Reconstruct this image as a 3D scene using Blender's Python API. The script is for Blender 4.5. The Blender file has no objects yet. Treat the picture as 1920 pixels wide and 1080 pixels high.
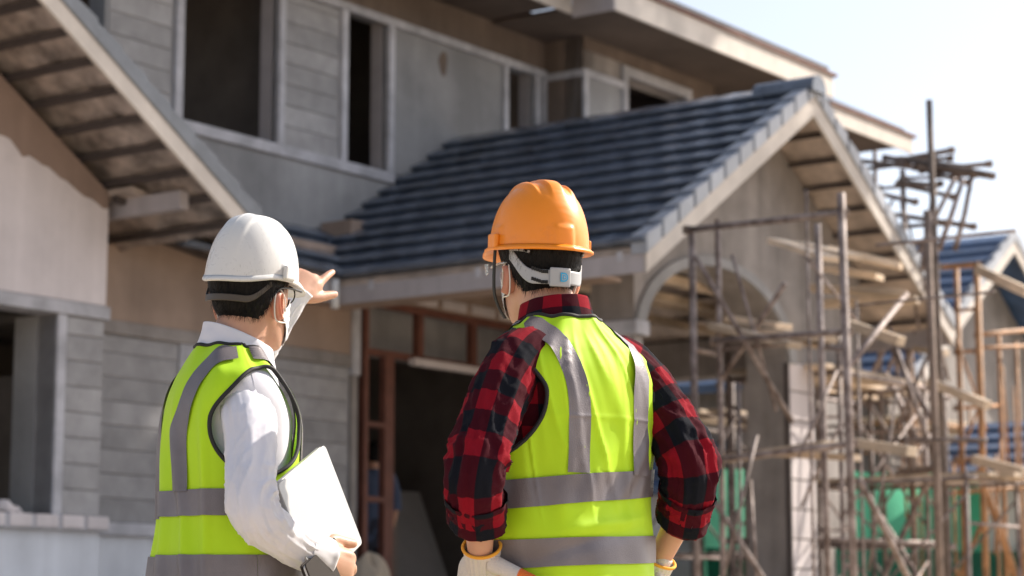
import bpy, bmesh, math, random
import numpy as np
from math import sin, cos, tan, pi, radians, sqrt, atan2
from mathutils import Vector, Matrix
random.seed(7); rng = np.random.default_rng(11)
scn = bpy.context.scene
col = scn.collection

# ---------------------------------------------------------------- camera
CAM_Z = 0.85
cd = bpy.data.cameras.new('camera'); cam = bpy.data.objects.new('camera', cd); col.objects.link(cam)
cam.location = (0, 0, CAM_Z); cam.rotation_euler = (radians(90 + 8.4624), 0, 0)
cd.sensor_width = 36; cd.sensor_fit = 'HORIZONTAL'; cd.lens = 4100 / 1920 * 36
cd.clip_end = 2000; cd.clip_start = 0.1
cd.dof.use_dof = True; cd.dof.focus_distance = 4.5; cd.dof.aperture_fstop = 5.0
scn.camera = cam
# ---------------------------------------------------------------- sky, sun, exposure
SUN_AZ, SUN_EL = radians(60), radians(39)
w = bpy.data.worlds.new('World'); scn.world = w; w.use_nodes = True
nt = w.node_tree; bg = nt.nodes['Background']
sky = nt.nodes.new('ShaderNodeTexSky'); sky.sky_type = 'NISHITA'; sky.sun_disc = False
sky.sun_elevation = SUN_EL; sky.sun_rotation = SUN_AZ
sky.air_density = 0.8; sky.dust_density = 2.0; sky.ozone_density = 1.0
hsv = nt.nodes.new('ShaderNodeHueSaturation'); hsv.inputs['Saturation'].default_value = .58      # hazy, pale sky
nt.links.new(sky.outputs[0], hsv.inputs['Color']); nt.links.new(hsv.outputs[0], bg.inputs[0]); bg.inputs[1].default_value = 0.108
sd = bpy.data.lights.new('sun', 'SUN'); sun = bpy.data.objects.new('sun', sd); col.objects.link(sun)
sd.energy = 4.0; sd.angle = radians(0.55); sd.color = (1.0, 0.9, 0.78)
sdir = Vector((sin(SUN_AZ) * cos(SUN_EL), cos(SUN_AZ) * cos(SUN_EL), sin(SUN_EL)))
sun.rotation_euler = sdir.to_track_quat('Z', 'Y').to_euler(); sun.location = (20, 10, 30)
scn.view_settings.view_transform = 'Standard'; scn.view_settings.look = 'None'
scn.view_settings.exposure = 1.0; scn.view_settings.gamma = 1.0
scn.view_settings.use_curve_mapping = False

# ---------------------------------------------------------------- noise
_perm = rng.permutation(256); _perm = np.concatenate([_perm, _perm, _perm])
_grad = rng.normal(size=(256, 3)); _grad /= np.linalg.norm(_grad, axis=1)[:, None]
def pnoise(x, y, z):
    x, y, z = np.broadcast_arrays(np.asarray(x, float), np.asarray(y, float), np.asarray(z, float))
    xi, yi, zi = [np.floor(v).astype(int) for v in (x, y, z)]
    xf, yf, zf = x - xi, y - yi, z - zi
    f = lambda t: t * t * t * (t * (t * 6 - 15) + 10)
    u, v, q = f(xf), f(yf), f(zf); out = 0
    for a in (0, 1):
        for b in (0, 1):
            for c in (0, 1):
                h = _perm[(_perm[(_perm[(xi + a) & 255] + yi + b) & 255] + zi + c) & 255]
                g = _grad[h]
                d = g[..., 0] * (xf - a) + g[..., 1] * (yf - b) + g[..., 2] * (zf - c)
                out = out + d * (u if a else 1 - u) * (v if b else 1 - v) * (q if c else 1 - q)
    return out * 1.5
def sstep(a, b, x):
    t = np.clip((np.asarray(x, float) - a) / (b - a), 0, 1); return t * t * (3 - 2 * t)
def gau(x, c, s): return np.exp(-((np.asarray(x, float) - c) / s) ** 2)

# ---------------------------------------------------------------- objects
def link(name, me, mat=None, parent=None, smooth=False):
    o = bpy.data.objects.new(name, me); col.objects.link(o)
    if mat is not None and len(me.materials) == 0: me.materials.append(mat)
    if smooth:
        me.polygons.foreach_set('use_smooth', [True] * len(me.polygons))
    if parent is not None: o.parent = parent
    return o
def tag(o, label=None, cat=None, group=None, kind=None):
    if label: o['label'] = label
    if cat: o['category'] = cat
    if group: o['group'] = group
    if kind: o['kind'] = kind
    return o
def empty(name, loc=(0, 0, 0), rz=0.0, label=None, cat=None, group=None):
    o = bpy.data.objects.new(name, None); col.objects.link(o); o.empty_display_size = .1
    o.location = loc; o.rotation_euler = (0, 0, rz)
    return tag(o, label, cat, group)
class MB:
    """collects geometry for one mesh"""
    def __init__(s): s.v = []; s.f = []; s.uv = None
    def add(s, v, f):
        b = len(s.v); s.v.extend([tuple(p) for p in v]); s.f.extend([tuple(i + b for i in q) for q in f]); return s
    def box(s, x0, x1, y0, y1, z0, z1):
        if x0 > x1: x0, x1 = x1, x0
        if y0 > y1: y0, y1 = y1, y0
        if z0 > z1: z0, z1 = z1, z0
        return s.add([(x0, y0, z0), (x1, y0, z0), (x1, y1, z0), (x0, y1, z0), (x0, y0, z1), (x1, y0, z1), (x1, y1, z1), (x0, y1, z1)],
              [(3, 2, 1, 0), (4, 5, 6, 7), (0, 1, 5, 4), (1, 2, 6, 5), (2, 3, 7, 6), (3, 0, 4, 7)])
    def hexa(s, p):
        return s.add(p, [(3, 2, 1, 0), (4, 5, 6, 7), (0, 1, 5, 4), (1, 2, 6, 5), (2, 3, 7, 6), (3, 0, 4, 7)])
    def beam(s, a, b, wd, ht, up=(0, 0, 1)):
        a, b = Vector(a), Vector(b); d = (b - a).normalized(); up = Vector(up)
        if abs(d.dot(up)) > .99: up = Vector((1, 0, 0))
        r = d.cross(up).normalized() * wd / 2; u = r.cross(d).normalized() * ht / 2
        return s.hexa([a - r - u, b - r - u, b + r - u, a + r - u, a - r + u, b - r + u, b + r + u, a + r + u])
    def tube(s, pts, rad, n=8, cap=True):
        pts = [Vector(p) for p in pts]; m = len(pts)
        rad = [rad] * m if isinstance(rad, (int, float)) else rad
        t0 = (pts[1] - pts[0]).normalized(); ref = Vector((0, 0, 1)) if abs(t0.z) < .9 else Vector((1, 0, 0))
        r = t0.cross(ref).normalized(); v = []; f = []
        for i, p in enumerate(pts):
            t = (pts[min(i + 1, m - 1)] - pts[max(i - 1, 0)]).normalized()
            r = (r - t * r.dot(t)).normalized(); q = t.cross(r)
            for k in range(n):
                an = 2 * pi * k / n; v.append(p + (r * cos(an) + q * sin(an)) * rad[i])
        for i in range(m - 1):
            for k in range(n):
                f.append((i * n + k, i * n + (k + 1) % n, (i + 1) * n + (k + 1) % n, (i + 1) * n + k))
        if cap: f.append(tuple(range(n))[::-1]); f.append(tuple((m - 1) * n + k for k in range(n)))
        return s.add(v, f)
    def prism(s, prof, axis, a, b):
        """extrude 2-D profile [(p,q)] along axis index between a and b"""
        def P(p, q, t): c = [p, q]; c.insert(axis, t); return tuple(c)
        n = len(prof); v = [P(p, q, a) for p, q in prof] + [P(p, q, b) for p, q in prof]
        f = [tuple(range(n))[::-1], tuple(range(n, 2 * n))] + [(i, (i + 1) % n, n + (i + 1) % n, n + i) for i in range(n)]
        return s.add(v, f)
    def mesh(s, name):
        me = bpy.data.meshes.new(name); me.from_pydata(s.v, [], s.f)
        bm = bmesh.new(); bm.from_mesh(me); bmesh.ops.recalc_face_normals(bm, faces=bm.faces); bm.to_mesh(me); bm.free()
        return me
    def build(s, name, mat, parent=None, smooth=False, bevel=0):
        me = s.mesh(name); o = link(name, me, mat, parent, smooth)
        if bevel:
            m = o.modifiers.new('bevel', 'BEVEL'); m.width = bevel; m.segments = 2; m.limit_method = 'ANGLE'
        return o
def box(name, mat, parent, x0, x1, y0, y1, z0, z1, bevel=0):
    return MB().box(x0, x1, y0, y1, z0, z1).build(name, mat, parent, bevel=bevel)

# ---------------------------------------------------------------- materials
def M(name, c, rough=.8, var=.12, scale=2.5, bump=.15, bscale=30, metal=0., rnd=.06, c2=None, stretch=(1, 1, 1), spec=.5, streak=0., coat=0., thr=(.35, .65), sheen=0., coord='Object'):
    m = bpy.data.materials.new(name); m.use_nodes = True; t = m.node_tree; N, L = t.nodes, t.links
    p = N['Principled BSDF']; p.inputs['Roughness'].default_value = rough; p.inputs['Metallic'].default_value = metal
    p.inputs['Specular IOR Level'].default_value = spec; p.inputs['Coat Weight'].default_value = coat
    if sheen: p.inputs['Sheen Weight'].default_value = sheen
    tc = N.new('ShaderNodeTexCoord'); mp = N.new('ShaderNodeMapping'); mp.inputs['Scale'].default_value = stretch
    oi = N.new('ShaderNodeObjectInfo')
    L.new(tc.outputs[coord], mp.inputs[0])
    addv = N.new('ShaderNodeVectorMath'); addv.operation = 'ADD'
    sc = N.new('ShaderNodeVectorMath'); sc.operation = 'SCALE'; sc.inputs['Scale'].default_value = 37.0
    cmb = N.new('ShaderNodeCombineXYZ')
    for i in range(3): L.new(oi.outputs['Random'], cmb.inputs[i])
    L.new(cmb.outputs[0], sc.inputs[0]); L.new(mp.outputs[0], addv.inputs[0]); L.new(sc.outputs[0], addv.inputs[1])
    n1 = N.new('ShaderNodeTexNoise'); n1.inputs['Scale'].default_value = scale; n1.inputs['Detail'].default_value = 6; n1.inputs['Roughness'].default_value = .62
    L.new(addv.outputs[0], n1.inputs['Vector'])
    rp = N.new('ShaderNodeValToRGB'); L.new(n1.outputs['Fac'], rp.inputs[0])
    c = np.array(c); lo = c * (1 - var); hi = np.clip(c * (1 + var), 0, 1) if c2 is None else np.array(c2)
    rp.color_ramp.elements[0].position = thr[0]; rp.color_ramp.elements[1].position = thr[1]
    rp.color_ramp.elements[0].color = (*lo, 1); rp.color_ramp.elements[1].color = (*hi, 1)
    hv = N.new('ShaderNodeHueSaturation'); L.new(rp.outputs[0], hv.inputs['Color'])
    mr = N.new('ShaderNodeMapRange'); mr.inputs[3].default_value = 1 - rnd; mr.inputs[4].default_value = 1 + rnd
    L.new(oi.outputs['Random'], mr.inputs[0]); L.new(mr.outputs[0], hv.inputs['Value'])
    out = hv.outputs[0]
    if streak:
        mp2 = N.new('ShaderNodeMapping'); mp2.inputs['Scale'].default_value = (3.0, 3.0, .25); L.new(tc.outputs[coord], mp2.inputs[0])
        n3 = N.new('ShaderNodeTexNoise'); n3.inputs['Scale'].default_value = 2.2; n3.inputs['Detail'].default_value = 5; L.new(mp2.outputs[0], n3.inputs['Vector'])
        r3 = N.new('ShaderNodeMapRange'); r3.inputs[1].default_value = .35; r3.inputs[2].default_value = .7; r3.inputs[3].default_value = 1 - streak; r3.inputs[4].default_value = 1 + streak * .4
        L.new(n3.outputs['Fac'], r3.inputs[0])
        mx = N.new('ShaderNodeMix'); mx.data_type = 'RGBA'; mx.blend_type = 'MULTIPLY'; mx.inputs[0].default_value = 1
        L.new(out, mx.inputs[6]); L.new(r3.outputs[0], mx.inputs[7]); out = mx.outputs[2]
    L.new(out, p.inputs['Base Color'])
    if bump:
        n2 = N.new('ShaderNodeTexNoise'); n2.inputs['Scale'].default_value = bscale; n2.inputs['Detail'].default_value = 4
        L.new(addv.outputs[0], n2.inputs['Vector'])
        b = N.new('ShaderNodeBump'); b.inputs['Strength'].default_value = bump; b.inputs['Distance'].default_value = .01
        L.new(n2.outputs['Fac'], b.inputs['Height']); L.new(b.outputs[0], p.inputs['Normal'])
    return m
mt = {}
mt['block'] = M('aac_block', (.33, .325, .33), .9, .14, 5, .3, 60, rnd=.14)
mt['mortar'] = M('mortar', (.27, .265, .27), .95, .15, 8, .3, 40)
mt['grey'] = M('grey_render', (.30, .30, .305), .9, .22, 1.0, .25, 35, streak=.10)
mt['concrete'] = M('bare_concrete', (.29, .265, .25), .88, .2, 2, .3, 30, streak=.2)
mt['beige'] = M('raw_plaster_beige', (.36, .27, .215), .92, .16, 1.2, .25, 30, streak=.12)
mt['skim'] = M('skim_coat', (.62, .57, .57), .85, .08, 2, .2, 25, streak=.08)
mt['white_plaster'] = M('white_plaster', (.66, .68, .72), .85, .08, 1.5, .15, 25, streak=.1)
mt['trim'] = M('trim_concrete', (.46, .46, .49), .85, .2, 4, .25, 30, streak=.1)
mt['tile'] = M('roof_tile_blue', (.090, .112, .152), .20, .3, 5, .25, 60, rnd=.2, spec=1.0)
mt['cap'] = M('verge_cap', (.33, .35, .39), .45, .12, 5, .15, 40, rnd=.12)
mt['cap_shaded'] = M('verge_cap_shaded', (.15, .165, .19), .45, .15, 5, .15, 40, rnd=.08)  # same caps, with the left wing's shade put into the colour
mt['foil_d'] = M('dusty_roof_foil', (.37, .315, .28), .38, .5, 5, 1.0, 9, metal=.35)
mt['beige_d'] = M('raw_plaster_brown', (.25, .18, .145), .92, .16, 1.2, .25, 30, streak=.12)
mt['fascia'] = M('fascia_board', (.42, .39, .40), .7, .1, 2, .1, 40, streak=.12)
mt['barge'] = M('barge_board', (.58, .53, .48), .7, .1, 3, .15, 40, stretch=(1, 1, 1), streak=.08)
mt['foil'] = M('roof_foil', (.52, .44, .38), .42, .3, 4, .9, 7, metal=.2, stretch=(1, 1, 1))
mt['batten'] = M('batten_steel', (.075, .06, .055), .6, .2, 4, .1)
mt['rust'] = M('rust_primer', (.15, .055, .036), .7, .2, 6, .1)
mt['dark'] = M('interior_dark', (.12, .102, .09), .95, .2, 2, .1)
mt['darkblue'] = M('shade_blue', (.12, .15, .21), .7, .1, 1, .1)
mt['brown'] = M('raw_render_brown_shaded', (.17, .13, .105), .92, .2, 1.2, .25, 30, streak=.2)  # raw brown render, with the eaves' shade worked into the tone
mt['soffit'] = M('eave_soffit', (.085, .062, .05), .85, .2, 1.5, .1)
mt['soil'] = M('sandy_soil', (.44, .36, .27), .95, .25, .4, .8, 6)
mt['pipe'] = M('scaffold_pipe', (.22, .15, .125), .6, .5, 9, .2, 60, metal=.15, c2=(.36, .30, .28), rnd=.2)
mt['pipe_o'] = M('scaffold_orange', (.38, .195, .085), .6, .35, 9, .2, 60, rnd=.15)
mt['plank'] = M('plank_wood', (.56, .45, .34), .85, .35, 6, .3, 40, stretch=(.4, .4, .4), rnd=.25)
mt['pole'] = M('wooden_pole', (.19, .145, .12), .85, .35, 6, .3, 40, rnd=.3)
mt['board'] = M('gypsum_board', (.20, .19, .185), .9, .1, 2, .05)
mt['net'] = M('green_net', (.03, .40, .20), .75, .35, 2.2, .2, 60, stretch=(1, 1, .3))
mt['net_shadow'] = M('green_net_shadowed', (.012, .13, .085), .8, .25, 3, .2, 60)  # copy of the net green, darkened to stand for its shadow
mt['blueroof'] = M('neighbour_tile', (.045, .085, .17), .4, .25, 4, .2, 40, rnd=.3)
mt['white'] = M('white_paint', (.75, .75, .74), .6, .06, 3, .1)

def translucent(m, c, f):
    t = m.node_tree; N, L = t.nodes, t.links; p = N['Principled BSDF']; tr = N.new('ShaderNodeBsdfTranslucent'); tr.inputs[0].default_value = (*c, 1)
    ms = N.new('ShaderNodeMixShader'); ms.inputs[0].default_value = f; L.new(p.outputs[0], ms.inputs[1]); L.new(tr.outputs[0], ms.inputs[2]); L.new(ms.outputs[0], N['Material Output'].inputs[0])
translucent(mt['net'], (.22, .78, .50), .7); translucent(mt['net_shadow'], (.02, .16, .10), .4)
# ================================================================ ground
g = MB().add([(-300, -300, 0), (300, -300, 0), (300, 300, 0), (-300, 300, 0)], [(0, 1, 2, 3)]).build('ground', mt['soil']); tag(g, 'pale sandy building ground', kind='structure')

# ================================================================ house under construction
# local axes: x = u along the street facade, y = -n (into the house), z up
ANG = radians(35.804)
HO = Vector((-2.978, 15.855, 0)); HR = pi / 2 - ANG
house = empty('house', HO, HR, 'unfinished two storey grey block house with blue tiled porch roof', 'house')
SL = .637; SLA = math.atan(SL); CS, SN = cos(SLA), sin(SLA)
def hb(name, mat, u0, u1, n0, n1, z0, z1, parent=None, bevel=0):
    return box(name, mt[mat], parent or house, u0, u1, -n1, -n0, z0, z1, bevel)
def hwall(name, mat, u0, u1, n0, n1, z0, z1, holes=(), parent=None):
    """wall with rectangular openings (u0,u1,z0,z1)"""
    mb = MB(); us = sorted({u0, u1, *[h[0] for h in holes], *[h[1] for h in holes]})
    for a, b in zip(us[:-1], us[1:]):
        hs = sorted([(h[2], h[3]) for h in holes if h[0] <= a + 1e-6 and h[1] >= b - 1e-6]); z = z0
        for h0, h1 in hs:
            if h0 > z: mb.box(a, b, -n1, -n0, z, h0)
            z = h1
        if z < z1: mb.box(a, b, -n1, -n0, z, z1)
    return mb.build(name, mt[mat], parent or house)
_bcache = {}
def block_mesh(wd, ht):
    k = (round(wd, 2), round(ht, 3))
    if k not in _bcache:
        bm = bmesh.new(); bmesh.ops.create_cube(bm, size=1)
        bmesh.ops.scale(bm, vec=(k[0], .05, k[1]), verts=bm.verts)
        bmesh.ops.bevel(bm, geom=[e for e in bm.edges], offset=.006, segments=1, affect='EDGES')
        me = bpy.data.meshes.new('block'); bm.to_mesh(me); bm.free(); me.materials.append(mt['block']); _bcache[k] = me
    return _bcache[k]
def blocks(parent, u0, u1, n, z0, z1, h=.185, L=.6, off=.0):
    r = 0; z = z0
    while z < z1 - .03:
        hh = min(h, z1 - z) - .009; u = u0 - (.5 * L if r % 2 else 0) - off
        while u < u1 - .02:
            a, b = max(u, u0), min(u + L, u1)
            if b - a > .05:
                o = bpy.data.objects.new('block', block_mesh(b - a - .008, hh)); col.objects.link(o); o.parent = parent
                o.location = ((a + b) / 2, -(n - .025 + random.uniform(-.002, .002)), z + hh / 2)
            u += L
        z += h; r += 1
FZ = .7                                                     # ground-floor level
hb('plinth', 'concrete', -8, 11, -9, 3.2, 0, FZ)
# --- left wing, front wall n = 0
APU = -3.2                                                  # ridge of left wing
def zw(u): return 4.004 - SL * (u + .128)                    # underside of roof on the wing's right slope
mb = MB()                                                   # upper gable wall above the lintel band
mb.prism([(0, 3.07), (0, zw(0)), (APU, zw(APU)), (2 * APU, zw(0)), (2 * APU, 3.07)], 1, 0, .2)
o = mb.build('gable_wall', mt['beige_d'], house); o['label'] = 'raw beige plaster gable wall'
mb = MB(); wav = [(0, 3.075)]                                # skim-coated lower zone with a wavy upper edge
for i in range(60):
    u = -i * .06; wav.append((u, 3.80 + .33 * (-u) + .09 * float(pnoise(u * 2.6, 1., 2.)) + .04 * float(pnoise(u * 9, 4., 2.)) + random.uniform(-.012, .012)))
wav.append((-3.54, 3.075)); mb.prism(wav, 1, -.006, 0); mb.build('skim_coat_patch', mt['skim'], house)
wl = hwall('left_wall', 'mortar', -6.4, 0, -.2, -.012, FZ, 2.97, [(-2.3, -.458, 1.53, 2.97)])
blocks(wl, -.372, -.0, 0, 1.54, 2.968, L=4)
hb('lintel_band', 'trim', -6.4, .03, -.2, .03, 2.97, 3.068, bevel=.008)
hb('window_sill', 'trim', -6.4, .05, -.2, .06, 1.43, 1.53, bevel=.01)
for i in range(7): hb('sill_block', 'skim', -1.62 + i * .24, -1.62 + i * .24 + .21, .0, .068 + random.uniform(-.006, .006), 1.445, 1.537, bevel=.01)
hb('plinth_wall', 'white_plaster', -6.4, .0, -.2, .004, .2, 1.43)
hb('window_jamb', 'trim', -.458, -.372, -.21, .012, 1.53, 2.97, bevel=.006)
hb('wing_side_wall', 'beige', -.2, -.004, -.5, -.2, 1.43, 3.95)
hb('inner_jamb', 'grey', -.455, -.372, -.45, -.212, 1.53, 2.97)
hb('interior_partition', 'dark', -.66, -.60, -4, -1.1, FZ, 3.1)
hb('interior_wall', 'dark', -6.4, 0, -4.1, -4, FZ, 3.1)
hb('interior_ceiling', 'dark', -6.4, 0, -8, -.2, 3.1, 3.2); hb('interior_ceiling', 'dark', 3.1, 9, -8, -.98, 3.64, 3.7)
for i, (u, s) in enumerate([(-.95, .07), (-.83, .1), (-.72, .06)]):
    mb = MB(); mb.tube([(u, .1, 1.53), (u + .02, .1, 1.53 + s * .5), (u + .03, .1, 1.53 + s)], [s * .9, s, s * .3], 7); mb.build('rubble_lump', mt['skim'], house, True)
# roof of the left wing: right slope with foil underside, battens, barge board, verge caps
def slope_deck(name, mat, u_ridge, z_ridge, u_eave, n0, n1, th, parent=None):
    z_e = z_ridge - SL * abs(u_eave - u_ridge)
    return MB().prism([(u_ridge, z_ridge), (u_eave, z_e), (u_eave, z_e + th), (u_ridge, z_ridge + th)], 1, -n1, -n0).build(name, mt[mat], parent or house)
wr = empty('wing_roof'); wr.parent = house
NE = .87; zr = zw(APU)
foil = MB(); nu, nn = 60, 24                                 # crinkled foil sheet under the tiles
vs = []
for i in range(nu + 1):
    for j in range(nn + 1):
        u = APU + (.62 - APU) * i / nu; n = -.9 + (NE + .88) * j / nn
        vs.append((u, -n, zw(u) + .10 + .035 * float(pnoise(u * 3.1, n * 2.4, .3)) + .02 * float(pnoise(u * 9, n * 7, 3.))))
foil.add(vs, [(i * (nn + 1) + j, i * (nn + 1) + j + 1, (i + 1) * (nn + 1) + j + 1, (i + 1) * (nn + 1) + j) for i in range(nu) for j in range(nn)])
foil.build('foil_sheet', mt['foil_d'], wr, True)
slope_deck('roof_deck', 'tile', APU, zr + .16, .66, -3.2, NE, .05, wr)
MB().prism([(APU, zr + .10), (2 * APU - .66, zr + .10 - SL * (.66 - APU)), (2 * APU - .66, zr + .2 - SL * (.66 - APU)), (APU, zr + .2)], 1, -NE, 3.2).build('roof_deck', mt['tile'], wr)
k = 0
while True:
    u = .50 - k * .285 * CS - .02; k += 1
    if u < APU: break
    MB().beam((u, .9, zw(u) + .06), (u, -NE + .03, zw(u) + .06), .04, .05).build('batten', mt['batten'], wr)
MB().beam((.16, .5, zw(.16) - .0), (.16, -.62, zw(.16) - .0), .09, .13).build('wall_plate_beam', mt['fascia'], wr)
MB().prism([(APU, zr + .0), (.50, zw(.50)), (.66, zw(.66) + .09), (.66, zw(.66) + .16), (APU, zr + .16)], 1, -NE - .03, -NE).build('barge_board', mt['barge'], wr, bevel=.004)
for i in range(15):                                          # verge caps
    s0 = i * .285; u1 = .68 - s0 * CS; u0 = u1 - .30 * CS
    if u0 < APU - .1: break
    zb = zw(u1) + .15; z2 = zw(u0) + .15; lift = .03
    mb = MB(); mb.hexa([(u1, -NE - .045, zb), (u0, -NE - .045, z2), (u0, -NE + .12, z2), (u1, -NE + .12, zb), (u1, -NE - .045, zb + .13 + lift), (u0, -NE - .045, z2 + .13), (u0, -NE + .12, z2 + .13), (u1, -NE + .12, zb + .13 + lift)])
    mb.build('verge_cap', mt['cap_shaded'], wr, bevel=.008)
# --- set-back wall n = -.5 between the wing and the entrance
hb('upper_plaster', 'beige', 0, 3.40, -.7, -.5, 3.07, 4.0)
hb('lintel_band', 'concrete', 0, 3.38, -.7, -.475, 2.965, 3.07, bevel=.008)
wl = hwall('setback_wall', 'mortar', 0, 3.38, -.7, -.512, FZ, 2.965)
blocks(wl, .3, 1.28, -.5, 1.53, 2.96, L=4); blocks(wl, 1.46, 3.36, -.5, 1.0, 2.96, L=4)
hb('stiffener_column', 'trim', 1.28, 1.44, -.7, -.485, 1.43, 2.963, bevel=.006)
hb('window_sill', 'trim', 0.06, 1.5, -.7, -.44, 1.43, 1.528, bevel=.01)
hb('plinth_wall', 'white_plaster', 0, 1.6, -.7, -.494, .2, 1.43)
hb('corner_trim', 'trim', 3.385, 3.49, -.72, -.47, 2.9, 3.70, bevel=.006)
hb('corner_trim', 'concrete', 3.39, 3.478, -.72, -.49, FZ, 2.9, bevel=.006)
# --- entrance: rust coloured steel frame, ceiling, dark rooms
fr = empty('entrance_frame'); fr.parent = house
NF = -.60
def fb(name, u0, u1, z0, z1, d=.07, mat='rust'): return hb(name, mat, u0, u1, NF - d, NF, z0, z1, fr, .004)
fb('post', 3.70, 3.76, FZ, 3.56); fb('post', 3.99, 4.12, FZ, 3.12); fb('transom_rail', 3.76, 7.0, 3.12, 3.18); fb('head_rail', 3.70, 7.0, 3.56, 3.62)
for u in (4.46, 5.28, 6.1): fb('mullion', u, u + .085, 3.18, 3.56)
for z in (1.82, 2.48): fb('side_rail', 3.76, 3.99, z, z + .05)
fb('post', 6.94, 7.0, FZ, 3.12)
fb('side_rail', 3.76, 3.99, FZ, FZ + .05)
hb('lintel_beam', 'beige', 3.49, 7.4, -.95, -.60, 3.625, 4.3)
for i in range(7): hb('lintel_patch', 'skim', 3.9 + i * .45, 4.27 + i * .45, -.6, -.575 + .003 * (i % 2), 3.645, 3.735, bevel=.01)
hb('light_batten', 'skim', 4.32, 5.36, -.60, -.53, 3.075, 3.14)
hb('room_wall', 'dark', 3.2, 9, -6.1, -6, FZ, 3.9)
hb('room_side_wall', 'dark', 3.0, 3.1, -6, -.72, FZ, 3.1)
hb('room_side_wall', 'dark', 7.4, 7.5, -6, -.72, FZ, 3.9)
mb = MB(); mb.hexa([(5.6, 1.9, FZ), (6.9, 1.9, FZ), (6.9, 2.0, FZ), (5.6, 2.0, FZ), (5.6, 2.5, 2.1), (6.9, 2.5, 2.1), (6.9, 2.56, 2.1), (5.6, 2.56, 2.1)]); mb.build('leaning_board', mt['board'], house)
hb('leaning_panel', 'dark', 4.5, 5.5, -1.7, -1.66, FZ, 1.95)
# --- lean-to roof between porch and wing: eave n = -.09
lt = empty('lean_to_roof'); lt.parent = house
ZE, NV, UE, N3 = 3.61, -.09, 2.72, -1.0
def zl(n): return ZE + .03 + SL * (NV - n)
MB().prism([(-NV, zl(NV) - .05), (-N3, zl(N3) - .05), (-N3, zl(N3) - .01), (-NV, zl(NV) - .01)], 0, 1.75, UE + .9).build('roof_deck', mt['foil'], lt)
_tc = {}
def tile_mesh(wd, L=.335):
    k = round(wd, 3)
    if k not in _tc:
        nx = 4; v = []; f = []
        xs = np.linspace(-wd / 2 + .002, wd / 2 - .002, nx + 1)
        prof = [(.030, -.036), (-.006, .002), (0, .018), (.02, .024), (L, .012), (L, -.020), (.06, -.036)]      # along slope (y), thickness (z)
        for x in xs:
            e = .004 * cos((x / wd) * 2 * pi * 1.0)
            for (y, z) in prof: v.append((x, y, z + (e if z > .01 else 0)))
        m = len(prof)
        for i in range(nx):
            for j in range(m): f.append((i * m + j, (i + 1) * m + j, (i + 1) * m + (j + 1) % m, i * m + (j + 1) % m))
        f.append(tuple(range(m))); f.append(tuple(nx * m + j for j in range(m))[::-1])
        mb = MB().add(v, f); me = mb.mesh('tile'); me.materials.append(mt['tile']); _tc[k] = me
    return _tc[k]
def tile(parent, pos, across, up, wd, lift=.050):
    """pos = lower edge centre; across / up = unit vectors in house space"""
    a, b = Vector(across), Vector(up); nrm = a.cross(b)
    up2 = (b - nrm * (lift / .335)).normalized(); nrm = a.cross(up2)
    o = bpy.data.objects.new('tile', tile_mesh(wd)); col.objects.link(o); o.parent = parent
    jx = random.uniform(-.003, .003)
    o.matrix_local = Matrix.Translation(Vector(pos) + nrm * (lift + random.uniform(0, .004)) + up2 * jx) @ Matrix((a, up2, nrm)).transposed().to_4x4()
for r in range(4):
    n = NV + .03 - r * .285 * CS; z = zl(n)
    if n < N3 + .1: break
    u_max = UE + (NV - n) + .35
    u = 1.0 + (.15 if r % 2 else 0)
    while u < u_max:
        tile(lt, (u, -n, z), (1, 0, 0), (0, CS, SN), .3); u += .3
hb('eave_fascia', 'fascia', 1.75, UE + .03, NV - .03, NV, 3.42, 3.625, lt)
MB().prism([(.0, 3.90), (1.75, 3.68), (1.75, 3.72), (.0, 3.94)], 1, -.25, .72).build('soffit_sheet', mt['foil'], lt)
for q in (-.44, -.2, .05): MB().beam((.02, -q, 3.875), (1.73, -q, 3.66), .05, .05).build('soffit_batten', mt['batten'], lt)
mb = MB(); mb.tube([(UE - .08, -NV - .04, 3.60), (UE - .08, -NV - .04, 3.36)], .035, 10); mb.build('downspout', mt['white'], lt, True)
# --- porch roof: ridge along n at u = UR
UR, NG = 5.46, 2.965
def zp(u): return 4.133 + SL * (u - 3.537) if u <= UR else 4.133 + SL * (2 * UR - u - 3.537)
ZR = zp(UR); UE2 = 8.22
pr = empty('porch_roof'); pr.parent = house
MB().prism([(UE, zp(UE) - .06), (UR, ZR - .06), (UR, ZR - .012), (UE, zp(UE) - .012)], 1, -NG + .04, 1.0).build('roof_deck', mt['foil'], pr)
foil = MB(); nu, nn = 50, 40; vs = []                         # right slope, seen from below
for i in range(nu + 1):
    for j in range(nn + 1):
        u = UR + (UE2 - UR) * i / nu; n = -1 + (NG + .96) * j / nn
        vs.append((u, -n, zp(u) - .05 + .03 * float(pnoise(u * 3.1, n * 2.4, 7.3)) + .018 * float(pnoise(u * 9, n * 7, 9.))))
foil.add(vs, [(i * (nn + 1) + j, i * (nn + 1) + j + 1, (i + 1) * (nn + 1) + j + 1, (i + 1) * (nn + 1) + j) for i in range(nu) for j in range(nn)])
foil.build('foil_sheet', mt['foil'], pr, True)
MB().prism([(UR, ZR + .0), (UE2, zp(UE2) + .0), (UE2, zp(UE2) + .05), (UR, ZR + .05)], 1, -NG + .02, 1.0).build('roof_deck', mt['tile'], pr)
NC = 12
for k in range(NC + 1):
    s = .1 + k * .33
    if s * CS > UE2 - UR: break
    u = UR + s * CS
    MB().beam((u, 1.0, zp(u) - .09), (u, -NG + .04, zp(u) - .09), .03, .04).build('batten', mt['batten'], pr)
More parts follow.
